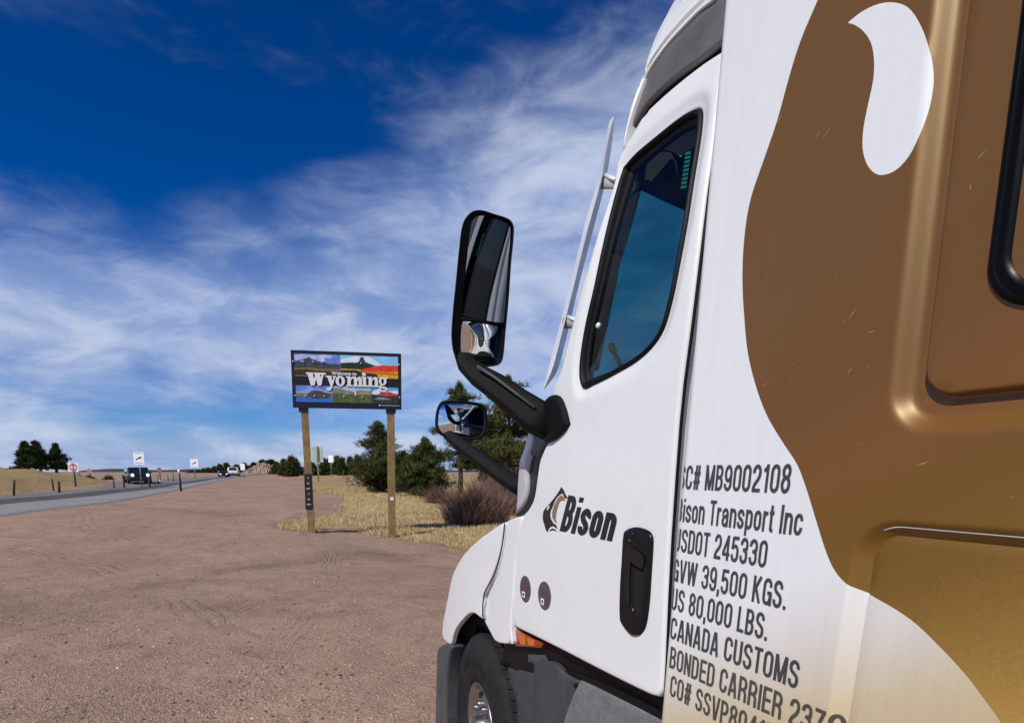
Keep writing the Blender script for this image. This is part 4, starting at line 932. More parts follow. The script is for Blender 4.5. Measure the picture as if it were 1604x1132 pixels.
# light grey textured side skirt with a dark top rail and bolt
sk = lambda s, z: 1.105
skirt_px = [(908, 1065), (932, 1076), (1046, 1134), (1130, 1190), (1130, 1260), (880, 1260), (882, 1136), (893, 1100)]
panel('side_skirt', spline(pxl(skirt_px, sk), 3, True, 30), [], sk, mat('textured_grey_skirt', (.15, .155, .16), .6, bump=.5, bscale=160, dirt=.5, dcol=(.29, .29, .28), dscale=25), truck, grid=.05, r=.004, thick=.03)
rail = [(880, 1050), (905, 1054), (1000, 1096), (1075, 1140), (1110, 1170), (1046, 1134), (932, 1074), (908, 1063)]
panel('skirt_rail', spline(pxl(rail, lambda s, z: 1.11), 3, True, 30), [], lambda s, z: 1.112, mat('dark_sill', (0, 0, 0)), truck, grid=.05, r=.003, thick=.05)
s0, z0 = on(902, 1073, sk); MB().lathe([(-.006, 0), (-.006, .006), (-.004, .009), (.01, .009)], (1.105, s0, z0), 'x', 12).build('skirt_bolt', BLACK, truck)
mb = MB()
for k in range(10): mb.box(1.12, 1.5, .55-k*.16, .66-k*.16, .45, 1.1)
mb.build('tank_steps', STEEL, truck)

# ---------------- front wheel
wc = Vector((1.13, 2.79, .455)); wheel = bpy.data.objects.new('front_wheel', None); C.objects.link(wheel); wheel.parent = truck
wheel.location = wc; wheel.rotation_euler = (0, 0, R_(-6)); wheel['label'] = 'front wheel with polished rim'
R0 = .535
TY = mat('tyre_rubber', (.014, .014, .014), .8, spec=.2, bump=.25, bscale=220, dirt=.3, dcol=(.085, .074, .066), dscale=7)
mb = MB(); mb.lathe([(.012, .262), (-.004, .280), (-.014, .315), (-.020, .36), (-.019, .368), (-.022, .372), (-.026, .42), (-.021, .463), (-.014, .471), (-.012, .488), (.002, .512), (.016, R0-.004), (.03, R0), (.26, R0), (.29, R0-.02), (.31, .42), (.28, .3)], (0, 0, 0), 'x', 96)
mb.build('tyre', TY, wheel)
mb = MB()
for k in range(60):
    a = 2*math.pi*k/60
    for x0, x1 in ((.03, .085), (.095, .15), (.16, .215)):
        c, s_ = math.cos(a), math.sin(a); da = .045
        P = [(x, (R0+h)*math.cos(a+e), (R0+h)*math.sin(a+e)) for x in (x0, x1) for e in (-da, da) for h in (-.004, .008)]
        i = len(mb.v); mb.v += P
        for qd in ((0, 1, 3, 2), (4, 6, 7, 5), (0, 4, 5, 1), (2, 3, 7, 6), (1, 5, 7, 3)): mb.f.append(tuple(i+t for t in qd)); mb.mi.append(0); mb.sm.append(False)
o = mb.build('tread_block', TY, wheel); o['kind'] = 'stuff'
mb = MB(); mb.lathe([(.012, .262), (.000, .266), (-.004, .261), (.006, .252), (.020, .243), (.045, .235), (.060, .222), (.040, .19), (.022, .160), (.020, .135), (.03, .12), (.03, 0)], (0, 0, 0), 'x', 64); mb.build('rim', mat('polished_rim', (.42, .42, .43), .30, metal=1., dirt=.35, dcol=(.35, .33, .31), dscale=10), wheel)
for k in range(10):
    a = 2*math.pi*k/10+.2; c = Vector((.036, .205*math.cos(a), .205*math.sin(a))); T = Vector((0, -math.sin(a), math.cos(a))); Rr = Vector((0, math.cos(a), math.sin(a)))
    MB().prism([c+T*.030*math.cos(t)+Rr*.017*math.sin(t) for t in np.linspace(0, 2*math.pi, 17)[:-1]], (0, 0, 0), (.02, 0, 0)).build('hand_hole', DEEP, wheel)
for k in range(10):
    a = 2*math.pi*k/10; MB().lathe([(-.025, 0), (-.025, .012), (-.02, .016), (.03, .017)], (.02, .142*math.cos(a), .142*math.sin(a)), 'x', 10).build('wheel_nut', STEEL, wheel)
MB().lathe([(-.06, 0), (-.06, .05), (-.05, .075), (.03, .085)], (.02, 0, 0), 'x', 32).build('hub_cap', STEEL, wheel)

# ---------------- wing mirror on its arm
def quadpt(px, py, p0, n): return at_plane(px, py, p0, n)
mt = bpy.data.objects.new('wing_mirror', None); C.objects.link(mt); mt.parent = truck
mc = at_depth(757, 452, 2.22); mn = Vector((-.003, -1, -.225)).normalized()
def mloop(px, off): return [at_plane(x, y, mc+mn*off, mn) for x, y in px]
hous = [(737, 333), (752, 329), (774, 335), (797, 343), (804, 352), (805, 368), (801, 410), (797, 468), (792, 520), (788, 560), (783, 570), (770, 574), (745, 574), (722, 569), (711, 552), (707, 530), (709, 490), (714, 440), (719, 390), (725, 350)]
hs2 = spline(hous, 4, True, 80); cxy = np.mean(hs2, 0)
def scl(P, k, ks=None): return [(cxy[0]+(x-cxy[0])*k, cxy[1]+(y-cxy[1])*(ks or k)) for x, y in P]
loops = [mloop(scl(hs2, .93, .975), .002), mloop(scl(hs2, .945, .982), .010), mloop(scl(hs2, .98, .993), .012), mloop(hs2, .002), mloop(scl(hs2, 1.0, 1.0), -.03), mloop(scl(hs2, .86, .94), -.075), mloop(scl(hs2, .5, .7), -.095)]
hsg = ringmesh('mirror_housing', loops, BLACK, mt)
mb = MB(); mb.poly(loops[-1]); mb.build('housing_back', BLACK, mt)
mb = MB(); mb.poly(mloop(scl(hs2, .95, .985), -.004)); mb.build('mirror_backing', DEEP, mt)
g1 = [(738, 352), (744, 341), (756, 338), (778, 343), (794, 350), (800, 357), (800, 370), (794, 450), (791, 506), (775, 504), (745, 499), (724, 494), (727, 450), (732, 400)]
mb = MB(); mb.poly(mloop(spline(g1, 4, True, 60), .001)); mb.build('mirror_glass', DMIRROR, mt)
# convex lower glass
def convex(name, px, p0, n, bulge, m, parent, K=10):
    q = spline(px, 5, True, 70); c2 = np.mean(q, 0); rows_ = []
    for k in range(K+1):
        t = k/K; L3 = [at_plane(c2[0]+(x-c2[0])*t, c2[1]+(y-c2[1])*t, p0, n) for x, y in q]
        rows_.append([p+n*bulge*(1-t*t) for p in L3])
    return ringmesh(name, rows_, m, parent)
g2_ = [(723, 510), (726, 503), (745, 505), (775, 510), (788, 515), (789, 522), (785, 560), (781, 567), (765, 567), (738, 563), (726, 557), (722, 548)]
convex('spot_mirror', g2_, mc+mn*.001, mn, .012, MIRROR, mt)
MB().tube([tuple(p) for p in mloop([(722, 498.5), (750, 502.5), (790, 510.5)], .003)], .004, 6).build('mirror_divider', BLACK, mt)
# arm: bends from the foot on the door corner out and up behind the housing
foot = Vector((1.10, *on(868, 655, lambda s, z: 1.10)))
def armpts(lst): return [at_depth(x, y, z) for x, y, z in lst]
ap = armpts([(866, 662, 2.16), (838, 652, 2.18), (808, 629, 2.21), (775, 604, 2.24), (750, 588, 2.27), (731, 571, 2.30), (722, 545, 2.33), (720, 500, 2.34), (726, 430, 2.34)])
MB().tube(ap, [.070, .064, .055, .049, .043, .037, .034, .03, .028], 20, 0, (1., .62), Vector((0, 1, 0)), .55).build('mirror_arm', BLACK, mt)
fs = lambda s, z: door_surf(s, z)-.02
footp = [(846, 640), (853, 624), (862, 618), (872, 622), (880, 640), (886, 664), (878, 676), (862, 690), (850, 694), (845, 680), (844, 660)]
panel('mirror_foot', spline(pxl(footp, fs), 4, True, 40), [], fs, BLACK, mt, grid=.02, r=.016, thick=.10)
MB().tube([tuple(p+Vector((-.02, -.035, .028))) for p in ap[1:5]], .006, 6).build('arm_rib', GREYP, mt)

# ---------------- hood mirror
hm = bpy.data.objects.new('hood_mirror', None); C.objects.link(hm); hm.parent = truck
hc = at_depth(722, 657, 3.05); hn = Vector((-.11, -1, .01)).normalized()
ho = [(701, 627), (720, 627), (740, 629), (754, 632), (761, 639), (764, 655), (762, 674), (756, 686), (744, 689), (720, 688), (698, 684), (687, 678), (682, 668), (682, 652), (685, 638), (691, 629)]
h2 = spline(ho, 4, True, 80); c3 = np.mean(h2, 0)
def hl(k, off): return [at_plane(c3[0]+(x-c3[0])*k, c3[1]+(y-c3[1])*k, hc+hn*off, hn) for x, y in h2]
ringmesh('mirror_housing', [hl(.88, .002), hl(.90, .010), hl(.96, .011), hl(1, 0), hl(.99, -.02), hl(.8, -.06), hl(.3, -.08)], BLACK, hm)
q5 = [(c3[0]+(x-c3[0])*.90, c3[1]+(y-c3[1])*.90) for x, y in ho]
convex('mirror_glass', q5, hc+hn*.002, hn, .018, MIRROR, hm, 14)
ap2 = armpts([(700, 680, 3.06), (722, 697, 3.0), (750, 717, 2.93), (780, 740, 2.85), (806, 757, 2.78), (818, 764, 2.74)])
MB().tube(ap2, [.026, .032, .035, .037, .041, .041], 20, 0, (1, .8), Vector((0, 1, 0)), .6).build('mirror_arm', BLACK, hm)

# ---------------- white wing ahead of the windscreen pillar, on two brackets
wd = 2.32
def wpt(x, y, d): return at_depth(x, y, d)
outer_l = spline([(961, 182), (954, 193), (947, 228), (938, 276), (916, 352), (894, 441), (877, 509), (863, 562), (851, 608)], 5, False, 90)
ridge_l = spline([(962, 183), (957, 200), (950, 235), (941, 285), (920, 362), (899, 447), (881, 518), (867, 572), (852, 609)], 5, False, 90)
inner_l = spline([(963, 184), (960, 215), (954, 255), (945, 300), (926, 372), (904, 458), (887, 530), (873, 580), (854, 609)], 5, False, 90)
def strip3(lines, m, name, parent):
    mb = MB(); n = len(lines[0]); mb.v = [tuple(p) for l in lines for p in l]
    for k in range(len(lines)-1):
        for j in range(n-1): mb.f.append((k*n+j, k*n+j+1, (k+1)*n+j+1, (k+1)*n+j)); mb.mi.append(0); mb.sm.append(False)
    return mb.build(name, m, parent)
wing = strip3([[wpt(x, y, 2.40) for x, y in outer_l], [wpt(x, y, 2.33) for x, y in ridge_l], [wpt(x, y, 2.42) for x, y in inner_l], [wpt(x, y, 2.40) for x, y in outer_l]], WHITE, 'pillar_wing', truck)
wing['label'] = 'long white blade standing off the windscreen pillar'
for (x0, y0, x1, y1) in ((944, 286, 966, 291), (884, 505, 908, 510)):
    a, b_ = wpt(x0, y0, 2.37), wpt(x1, y1, 2.28)
    MB().tube([a, (a+b_)/2, b_], [.022, .016, .012], 10, 0, (.5, 1.1), Vector((0, 1, 0))).build('wing_bracket', mat('pale_plastic', (.45, .45, .43), .5), wing)
    MB().tube([a+Vector((0, -.02, .018)), b_+Vector((-.01, -.01, .014))], .0085, 8).build('bracket_pin', WHITE, wing)

# ---------------- cab interior and the far side
pil = [on(x, y, door_surf) for x, y in ((975, 232), (938, 361), (908, 464), (880, 576), (860, 640))]
pa = [Vector((door_surf(s, z)+.045, s+.0, z)) for s, z in pil]
MB().tube(pa, .030, 12, 0, (1, 1), Vector((0, 1, 0))).build('windscreen_pillar', WHITE, truck)
# the far pillar edge of the windscreen and its header
sw_top = pa[0]; sw_bot = pa[-1]
wt = pa[0]+Vector((.02, .02, .0)); wb = pa[-1]+Vector((.02, .02, -.02)); far_t = wt+Vector((2.1, .0, 0)); far_b = wb+Vector((2.2, 0, 0))
def wsp(u, v):
    p = wb.lerp(wt, v).lerp(far_b.lerp(far_t, v), u); return p+Vector((0, .25*math.sin(math.pi*u), 0))
v_, f_ = [], []
for j in range(9):
    for i in range(17): v_.append(tuple(wsp(i/16, j/8)))
for j in range(8):
    for i in range(16): a = j*17+i; f_.append((a, a+1, a+18, a+17))
npmesh('windscreen', np.array(v_), np.array(f_), WSG, truck)
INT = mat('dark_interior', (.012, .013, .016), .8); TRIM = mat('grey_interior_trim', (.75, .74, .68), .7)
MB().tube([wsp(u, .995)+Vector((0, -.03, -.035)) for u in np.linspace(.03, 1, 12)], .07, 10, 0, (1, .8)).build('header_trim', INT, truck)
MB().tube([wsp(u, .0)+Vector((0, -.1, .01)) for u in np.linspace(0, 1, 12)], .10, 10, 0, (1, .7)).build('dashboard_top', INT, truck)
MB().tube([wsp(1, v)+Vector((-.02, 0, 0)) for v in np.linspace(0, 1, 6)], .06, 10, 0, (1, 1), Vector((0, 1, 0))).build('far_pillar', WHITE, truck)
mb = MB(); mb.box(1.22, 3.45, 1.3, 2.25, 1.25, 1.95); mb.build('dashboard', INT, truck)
tp = [at_depth(x, y, d_) for x, y, d_ in ((1012, 232, 1.90), (1004, 262, 1.90), (986, 330, 1.90), (962, 408, 1.90), (944, 500, 1.93), (934, 556, 1.97), (931, 580, 2.0))]
MB().tube(tp, [.018, .022, .024, .026, .024, .021, .018], 10, 0, (1, .4), Vector((0, 1, 0))).build('pillar_trim', TRIM, truck)
for (x, y) in ((995, 290), (938, 510)):
    b_ = bmesh.new(); bmesh.ops.create_uvsphere(b_, u_segments=10, v_segments=6, radius=.010); me = bpy.data.meshes.new('trim_button'); b_.to_mesh(me); b_.free(); o = add('trim_button', me, mat('button_white', (.8, .8, .78), .4), truck); o.location = at_depth(x, y, 1.86)
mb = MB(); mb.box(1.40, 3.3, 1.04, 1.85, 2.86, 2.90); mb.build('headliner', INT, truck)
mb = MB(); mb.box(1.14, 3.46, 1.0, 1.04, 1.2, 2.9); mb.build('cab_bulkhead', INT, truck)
mb = MB(); mb.box(3.48, 3.55, -1.15, 1.27, 1.18, 3.9); mb.box(3.49, 3.54, 1.27, 2.3, 1.2, 2.12); mb.box(3.46, 3.50, 1.27, 2.1, 2.82, 3.0); mb.build('far_side', WHITE, truck)
mb = MB(); mb.box(1.15, 3.48, -1.15, -1.10, 1.18, 3.92); mb.box(1.15, 3.48, -1.1, 1.22, 3.88, 3.95); mb.build('sleeper_shell', WHITE, truck)
mb = MB(); secs = [(1.98, 3.00), (1.88, 3.16), (1.7, 3.42), (1.45, 3.6), (1.22, 3.72)]
for (s, z) in secs: mb.v += [(1.30, s, z-.10), (1.42, s, z), (3.2, s, z), (3.32, s, z-.10)]
for k in range(4):
    for j in range(3): mb.f.append((k*4+j, k*4+j+1, k*4+j+5, k*4+j+4)); mb.mi.append(0); mb.sm.append(True)
mb.build('cab_roof', WHITE, truck)
# steering wheel and a yellow grab strap on the dash
MB().tube([Vector((1.62+.22*math.cos(t), 1.92+.06*math.sin(t), 2.02+.20*math.sin(t))) for t in np.linspace(0, 2*math.pi, 30)], .016, 8).build('steering_wheel', INT, truck)
sp0 = [at_depth(x, y, 2.08) for x, y in ((957, 538), (960, 548), (966, 560), (972, 572))]
MB().tube(sp0, [.014, .017, .017, .014], 8, 0, (1, .5)).build('hi_vis_strap', mat('lime_yellow', (.90, .95, .10), .7), truck)
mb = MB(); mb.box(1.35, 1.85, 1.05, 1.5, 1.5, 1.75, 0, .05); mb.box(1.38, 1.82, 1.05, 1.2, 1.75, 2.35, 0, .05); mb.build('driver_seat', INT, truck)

# ================================================================== WELCOME SIGN
dL, dR = 16.5, 17.0
BLp, BRp = at_depth(459, 641, dL), at_depth(629, 638.5, dR); TLp, TRp = at_depth(456, 554, dL), at_depth(628, 554.5, dR)
z0s, z1s = (BLp.z+BRp.z)/2, (TLp.z+TRp.z)/2; ux = (BRp-BLp); ux.z = 0; sw_ = ux.length; sang = math.atan2(ux.y, ux.x)
ws = thing('welcome_sign', 'black framed welcome sign with scenic pictures on two wooden posts', 'sign', (BLp.x, BLp.y, 0), sang)
def loc_w(x, y, z): return Vector((BLp.x+x*math.cos(sang)-y*math.sin(sang), BLp.y+x*math.sin(sang)+y*math.cos(sang), z))
SB = mat('sign_black', (.008, .008, .010), .4)
MB().box(0, sw_, 0, .055, z0s, z1s, 0, .006).build('sign_board', SB, ws)
def sq(x, y, d): return (((x-54)/1453)*sw_, -d, z1s-(z1s-z0s)*(y-72)/719)
def spoly(mb, pts, d, m, smooth=0):
    P = spline(pts, smooth, True, 70) if smooth else pts
    for t in tessellate_polygon([[Vector((x, y, 0)) for x, y in P]]): mb.poly([sq(*P[k], d) for k in t], m)
def cm(n, c, v=.3, s=6): return mat('print_'+n, c, .45, var=v, vscale=s)
pics = {
 'a': [cm('blue', (.16, .24, .62), .5, 3), cm('cloud', (.45, .52, .80), .3, 5), cm('slate', (.055, .058, .08), .5, 9), cm('grass', (.26, .15, .03), .4, 12), cm('dark', (.035, .025, .012), .4, 14)],
 'b': [cm('sky', (.25, .58, .95), .2, 2), cm('paler', (.72, .84, .95), .1, 4), cm('tower', (.035, .055, .05), .3, 9), cm('forest', (.012, .03, .015), .4, 12), cm('red', (.72, .045, .004), .35, 9), cm('gold', (.80, .38, .005), .3, 8), cm('orange', (.68, .20, .01), .3, 8)],
 'c': [cm('blue', 0), cm('paler2', (.25, .40, .80), .3, 4), cm('island', (.075, .06, .05), .5, 14), cm('ochre', (.28, .20, .04), .3, 9), cm('lake', (.03, .15, .60), .3, 5)],
 'd': [cm('cloudy', (.45, .6, .8), .3, 5), cm('valley', (.10, .11, .045), .5, 10), cm('rock', (.24, .22, .15), .5, 14), cm('meadow', (.08, .12, .025), .5, 12), cm('fall', (.55, .75, .85), .2, 5), cm('sand', (.38, .29, .13), .3, 9)],
 'e': [cm('sky2', (.10, .42, .72), .2, 3), cm('snow', (.75, .8, .85), .2, 5), cm('redrock', (.55, .04, .03), .4, 10), cm('shade', (.02, .04, .025), .5, 10), cm('river', (.22, .26, .32), .4, 9)]}
def picture(ms, layers):
    mb = MB()
    for k, (pts, mi) in enumerate(layers): spoly(mb, pts, .003+.0025*k, mi)
    return mb.build('picture', ms, ws)
def rc(x0, y0, x1, y1): return [(x0, y0), (x1, y0), (x1, y1), (x0, y1)]
picture(pics['a'], [(rc(95, 115, 690, 395), 0), ([(95, 135), (190, 120), (330, 130), (520, 118), (600, 135), (560, 165), (480, 160), (500, 200), (440, 210), (380, 180), (240, 170), (120, 200), (100, 180)], 1),
  ([(95, 215), (140, 205), (190, 218), (230, 175), (262, 168), (292, 148), (320, 178), (345, 196), (372, 190), (395, 212), (420, 200), (450, 218), (468, 195), (500, 222), (560, 232), (620, 225), (688, 238), (688, 300), (95, 300)], 2),
  ([(96, 292), (300, 286), (450, 296), (688, 290), (688, 394), (96, 394)], 3), ([(96, 315), (240, 305), (380, 322), (688, 318), (688, 372), (96, 380)], 4)])
picture(pics['b'], [(rc(692, 115, 1462, 395), 0), ([(694, 170), (900, 120), (1100, 135), (1200, 200), (1300, 235), (694, 215)], 1), ([(694, 215), (800, 205), (900, 205), (935, 192), (960, 135), (998, 133), (1020, 190), (1060, 205), (1150, 235), (1150, 285), (694, 280)], 2),
  ([(694, 222), (830, 210), (930, 210), (1120, 240), (1120, 292), (694, 290)], 3), ([(694, 285), (960, 290), (1462, 290), (1462, 395), (694, 395)], 5),
  ([(940, 300), (1020, 275), (1130, 250), (1200, 240), (1240, 226), (1330, 232), (1400, 228), (1461, 232), (1461, 300), (1200, 318), (960, 312)], 4), ([(940, 325), (1200, 300), (1461, 330), (1461, 352), (1200, 335)], 6), ([(694, 305), (900, 300), (1000, 330), (1180, 345), (1180, 394), (694, 394)], 3)])
picture(pics['c'], [(rc(100, 508, 575, 718), 0), ([(102, 590), (200, 570), (300, 545), (420, 560), (573, 570), (573, 600), (102, 610)], 1), ([(102, 605), (573, 600), (573, 650), (102, 645)], 3), ([(255, 612), (300, 575), (350, 568), (420, 572), (480, 590), (560, 610), (540, 650), (440, 672), (330, 668), (250, 655)], 2), ([(102, 648), (240, 655), (360, 680), (560, 655), (573, 700), (573, 717), (102, 717)], 4)])
picture(pics['d'], [(rc(578, 508, 1092, 718), 0), ([(580, 545), (640, 525), (720, 548), (800, 560), (860, 575), (940, 552), (1090, 560), (1090, 717), (580, 717)], 2), ([(580, 600), (640, 590), (720, 600), (760, 620), (840, 600), (1090, 620), (1090, 717), (580, 717)], 1), ([(860, 560), (885, 565), (895, 610), (880, 630)], 4), ([(900, 585), (1060, 570), (1085, 600), (940, 612)], 5), ([(640, 680), (760, 655), (900, 660), (1090, 650), (1090, 717), (600, 717)], 3)])
picture(pics['e'], [(rc(1100, 510, 1462, 718), 0), ([(1102, 570), (1180, 535), (1300, 560), (1461, 545), (1461, 600), (1102, 600)], 1), ([(1190, 600), (1230, 570), (1280, 578), (1350, 565), (1400, 585), (1461, 590), (1461, 625), (1150, 620)], 2), ([(1102, 600), (1160, 610), (1280, 622), (1461, 618), (1461, 717), (1102, 717)], 3), ([(1130, 660), (1200, 635), (1280, 640), (1370, 665), (1200, 672)], 4)])
LET = mat('sign_white', (.80, .80, .80), .5)
mb = MB(); D = [0]
def lp(pts, sm_=0): D[0] += 1; spoly(mb, pts, .026+.0004*(D[0] % 12), 0, sm_)
for x in (240, 342): lp(rc(x, 345, x+95, 368))
lp(rc(432, 345, 498, 368))
lp([(258, 350), (324, 350), (356, 480), (340, 507), (296, 507)]); lp([(340, 507), (322, 480), (368, 360), (384, 390)]); lp([(352, 350), (418, 350), (446, 470), (430, 507), (388, 507)]); lp([(430, 507), (414, 478), (446, 360), (472, 360)])
lp(rc(496, 380, 572, 398)); lp(rc(592, 380, 632, 398)); lp([(512, 385), (566, 385), (588, 470), (572, 520), (552, 500)]); lp([(602, 388), (622, 388), (572, 535), (548, 566), (515, 566), (498, 545), (508, 528), (530, 530), (548, 520), (560, 500)])
def ring(cx, cy, rx, ry, kx, ky):
    n = 22; A = [(cx+rx*math.cos(2*math.pi*k/n), cy+ry*math.sin(2*math.pi*k/n)) for k in range(n)]; B = [(cx+kx*math.cos(2*math.pi*k/n), cy+ky*math.sin(2*math.pi*k/n)) for k in range(n)]
    for k in range(n): mb.poly([sq(*A[k], .0275), sq(*A[(k+1) % n], .0275), sq(*B[(k+1) % n], .0275), sq(*B[k], .0275)])
ring(685, 443, 62, 66, 20, 44)
def stem(x, y0=380, y1=507, w=44, foot=True, head=True):
    lp(rc(x, y0, x+w, y1))
    if head: lp(rc(x-20, y0, x+8, y0+18))
    if foot: lp(rc(x-18, y1-18, x+w+18, y1))
stem(780); lp([(822, 420), (836, 388), (866, 378), (898, 386), (908, 420), (908, 440), (866, 440), (862, 410), (845, 405), (824, 440)]); stem(866, 415, 507, 42, True, False); lp([(906, 420), (920, 388), (944, 378), (958, 392), (958, 430), (940, 410), (908, 440)]); stem(930, 405, 507, 40, True, False)
stem(984); lp([(1000+27*math.cos(t), 350+22*math.sin(t)) for t in np.linspace(0, 6.28, 17)[:-1]])
stem(1062); lp([(1104, 425), (1120, 388), (1148, 378), (1176, 388), (1186, 420), (1186, 440), (1144, 440), (1142, 412), (1125, 408), (1106, 440)]); stem(1144, 415, 507, 42, True, False)
ring(1250, 432, 52, 54, 18, 34); lp([(1284, 395), (1318, 372), (1324, 388), (1300, 408)]); ring(1254, 532, 60, 34, 34, 14); lp([(1212, 478), (1232, 486), (1236, 502), (1290, 508), (1310, 525), (1290, 528), (1222, 518), (1204, 500)])
mb.build('lettering', LET, ws)
def sgt(name, txt, x0, x1, yb, yt, m, off=.0): return letters(name, txt, lambda u, v: sq(x0+(x1-x0)*u, yb+(yt-yb)*v, .034), m, ws, off)
sgt('lettering', 'Welcome to', 572, 905, 368, 325, LET, .03)
sgt('lettering', 'TravelWyoming.com', 1225, 1475, 750, 732, mat('sign_grey', (.45, .45, .45), .5), .02)
mb = MB(); mb.poly([sq(x, y, .03) for x, y in ((1195, 728), (1208, 735), (1218, 742), (1212, 755), (1200, 750))]); mb.build('sign_badge', LET, ws)
for (x, y) in ((78, 213), (210, 213), (337, 213), (463, 213), (963, 213), (1475, 213), (88, 638), (220, 638), (343, 638), (470, 638), (728, 638), (975, 638), (1480, 635)):
    a = sq(x, y, 0); MB().lathe([(-.045, 0), (-.045, .016), (-.02, .022)], a, 'y', 8).build('rivet', mat('rivet_white', (.7, .7, .7), .4), ws)
PW = mat('treated_pine', (.25, .165, .065), .8, var=.35, vscale=5, bump=.4, bscale=40, dirt=.5, dcol=(.15, .11, .055), dscale=4)
for (px, dep, py) in ((477.5, dL+.06, 838), (614, dR-.03, 845)):
    p = at_depth(px, 700, dep+.15); lx_ = (p-Vector((BLp.x, BLp.y, 0))).dot(Vector((math.cos(sang), math.sin(sang), 0)))
    lean = .006*(1 if px < 500 else 0)
    q = at_depth(px+(4 if px < 500 else .5), py, dep+.1); zb = tzf(q.x, q.y)-.15
    m_ = MB(); wv = .105; zt = z1s-.25
    P = []
    for z, dx in ((zb, (.105 if px < 500 else .0)), (zt, 0)): P += [(lx_-wv+dx*1., .065, z), (lx_+wv+dx*1., .065, z), (lx_+wv+dx*1., .065+2*wv, z), (lx_-wv+dx*1., .065+2*wv, z)]
    m_.v = P; m_.f = [(0, 1, 5, 4), (1, 2, 6, 5), (2, 3, 7, 6), (3, 0, 4, 7), (4, 5, 6, 7)]; m_.mi = [0]*5; m_.sm = [False]*5
    po = m_.build('post', PW, ws)
    MB().box(lx_-.14, lx_+.14, .03, .30, z0s-.10, z0s+.02, 0, .006).build('post_bracket', SB, ws)
    if px < 500:
        ct = at_depth(478, 742, dep).z; cb_ = at_depth(478, 800, dep).z
        po['label'] = 'weathered wooden post wrapped in a black strip'
        MB().box(lx_-.055, lx_+.165, .055, .285, cb_, ct, 0, .004).build('reflector_strip', mat('strip_black', (.012, .012, .013), .5), po)
        for k in range(6):
            z = ct-.12-k*(ct-cb_-.2)/5.5; a = .022+.02*(k % 3); MB().prism([Vector((lx_+.055+a*math.cos(t)*1.2, .051, z+.028*math.sin(t))) for t in np.linspace(.3*k, .3*k+4.5, 7)], (0, 0, 0), (0, .004, 0)).build('strip_mark', mat('mark_grey', (.32, .32, .32), .5), po)
    else:
        c = at_depth(615, 782, dep).z; MB().box(lx_-.055, lx_+.05, .058, .066, c-.05, c+.05).build('post_tag', LET, po)

# ================================================================== ROAD SIGNS AND POSTS
WHS = mat('sign_face_white', (.90, .90, .88), .5); REDS = mat('sign_red', (.62, .03, .04), .45); DGR = mat('print_grey', (.30, .32, .30), .6)
def px2m(px, d): return px*d/FPX
def road_sign(name, label, px, ytop, ybot, wpx, base_y, face, postm=GALV, d=None, group=None, postw=.03, square=True, design=None, cat='road sign', turn=28):
    b_ = G(px, base_y); dp = depth(b_); 
    t = thing(name, label, cat, tuple(b_), -math.atan2(b_.x, b_.y)-R_(turn), group); wpx = wpx/math.cos(R_(turn))
    zt = at_depth(px, ytop, dp).z-b_.z; zb = at_depth(px, ybot, dp).z-b_.z; w = px2m(wpx, dp)/2
    MB().tube([(0, .03, -.2), (0, .03, zt-.05)], postw, 8).build('post', postm, t)
    mb = MB()
    if square: mb.box(-w, w, -.005, .005, zb, zt)
    else: mb.prism([Vector((w*math.cos(a), -.005, (zt+zb)/2+(zt-zb)/2*math.sin(a))) for a in np.linspace(math.pi/8, 2*math.pi+math.pi/8, 9)[:-1]], (0, 0, 0), (0, .01, 0))
    mb.build('sign_panel', face, t)
    if design: design(t, w, zb, zt)
    return t
def arrow_design(t, w, zb, zt):
    h = zt-zb; c = (zb+zt)/2
    P = [(-.42, -.16), (-.30, -.20), (.05, -.02), (.12, -.10), (.42, .18), (.02, .20), (.05, .09), (-.36, -.06)]
    MB().prism([Vector((x*w*1.5, -.010, c+z*w*1.5)) for x, z in P], (0, 0, 0), (0, .003, 0)).build('arrow', INK, t)
    for k, (a, bb) in enumerate(((.40, .70), (-.40, .75))):
        mb = MB(); mb.box(-w*bb, w*bb, -.009, -.006, c+a*h-.02*h, c+a*h+.03*h); mb.build('sign_band', DGR, t)
def dne_design(t, w, zb, zt):
    c = (zb+zt)/2; MB().prism([Vector((w*.80*math.cos(a), -.008, c+w*.80*math.sin(a))) for a in np.linspace(0, 2*math.pi, 33)[:-1]], (0, 0, 0), (0, .002, 0)).build('red_disc', REDS, t)
    MB().box(-w*.62, w*.62, -.011, -.0085, c-w*.17, c+w*.17).build('white_bar', WHS, t)
    letters('lettering', 'DO NOT', lambda u, v: (-w*.45+w*.9*u, -.0105, c+w*.32+w*.22*v), WHS, t, .02); letters('lettering', 'ENTER', lambda u, v: (-w*.42+w*.84*u, -.0105, c-w*.54+w*.22*v), WHS, t, .02)
road_sign('arrow_sign', 'large white arrow sign standing right in front of the dark jeep', 222, 708, 727.5, 14.5, 766, WHS, design=arrow_design, postw=.035)
road_sign('arrow_sign', 'smaller white arrow sign between the black topped post and the white suv', 306, 718, 732.5, 11.5, 750, WHS, design=arrow_design, postw=.04)
road_sign('do_not_enter_sign', 'square white do not enter sign beside the three dark trees', 118.5, 725, 738.5, 13.5, 763, WHS, mat('teal_post', (.02, .09, .14), .6), design=dne_design, postw=.06)
road_sign('distant_round_sign', 'faint small red octagonal sign right of the do not enter sign', 142, 733, 741.5, 6.5, 754, mat('faded_red', (.62, .22, .25), .6), mat('teal_post', (0, 0, 0)), square=False, postw=.05)
road_sign('distant_stop_sign', 'red octagonal sign seen to the right of the dark jeep', 251, 731.5, 739, 7.5, 752, mat('dull_red', (.50, .10, .14), .6), mat('teal_post', (0, 0, 0)), square=False, postw=.05)
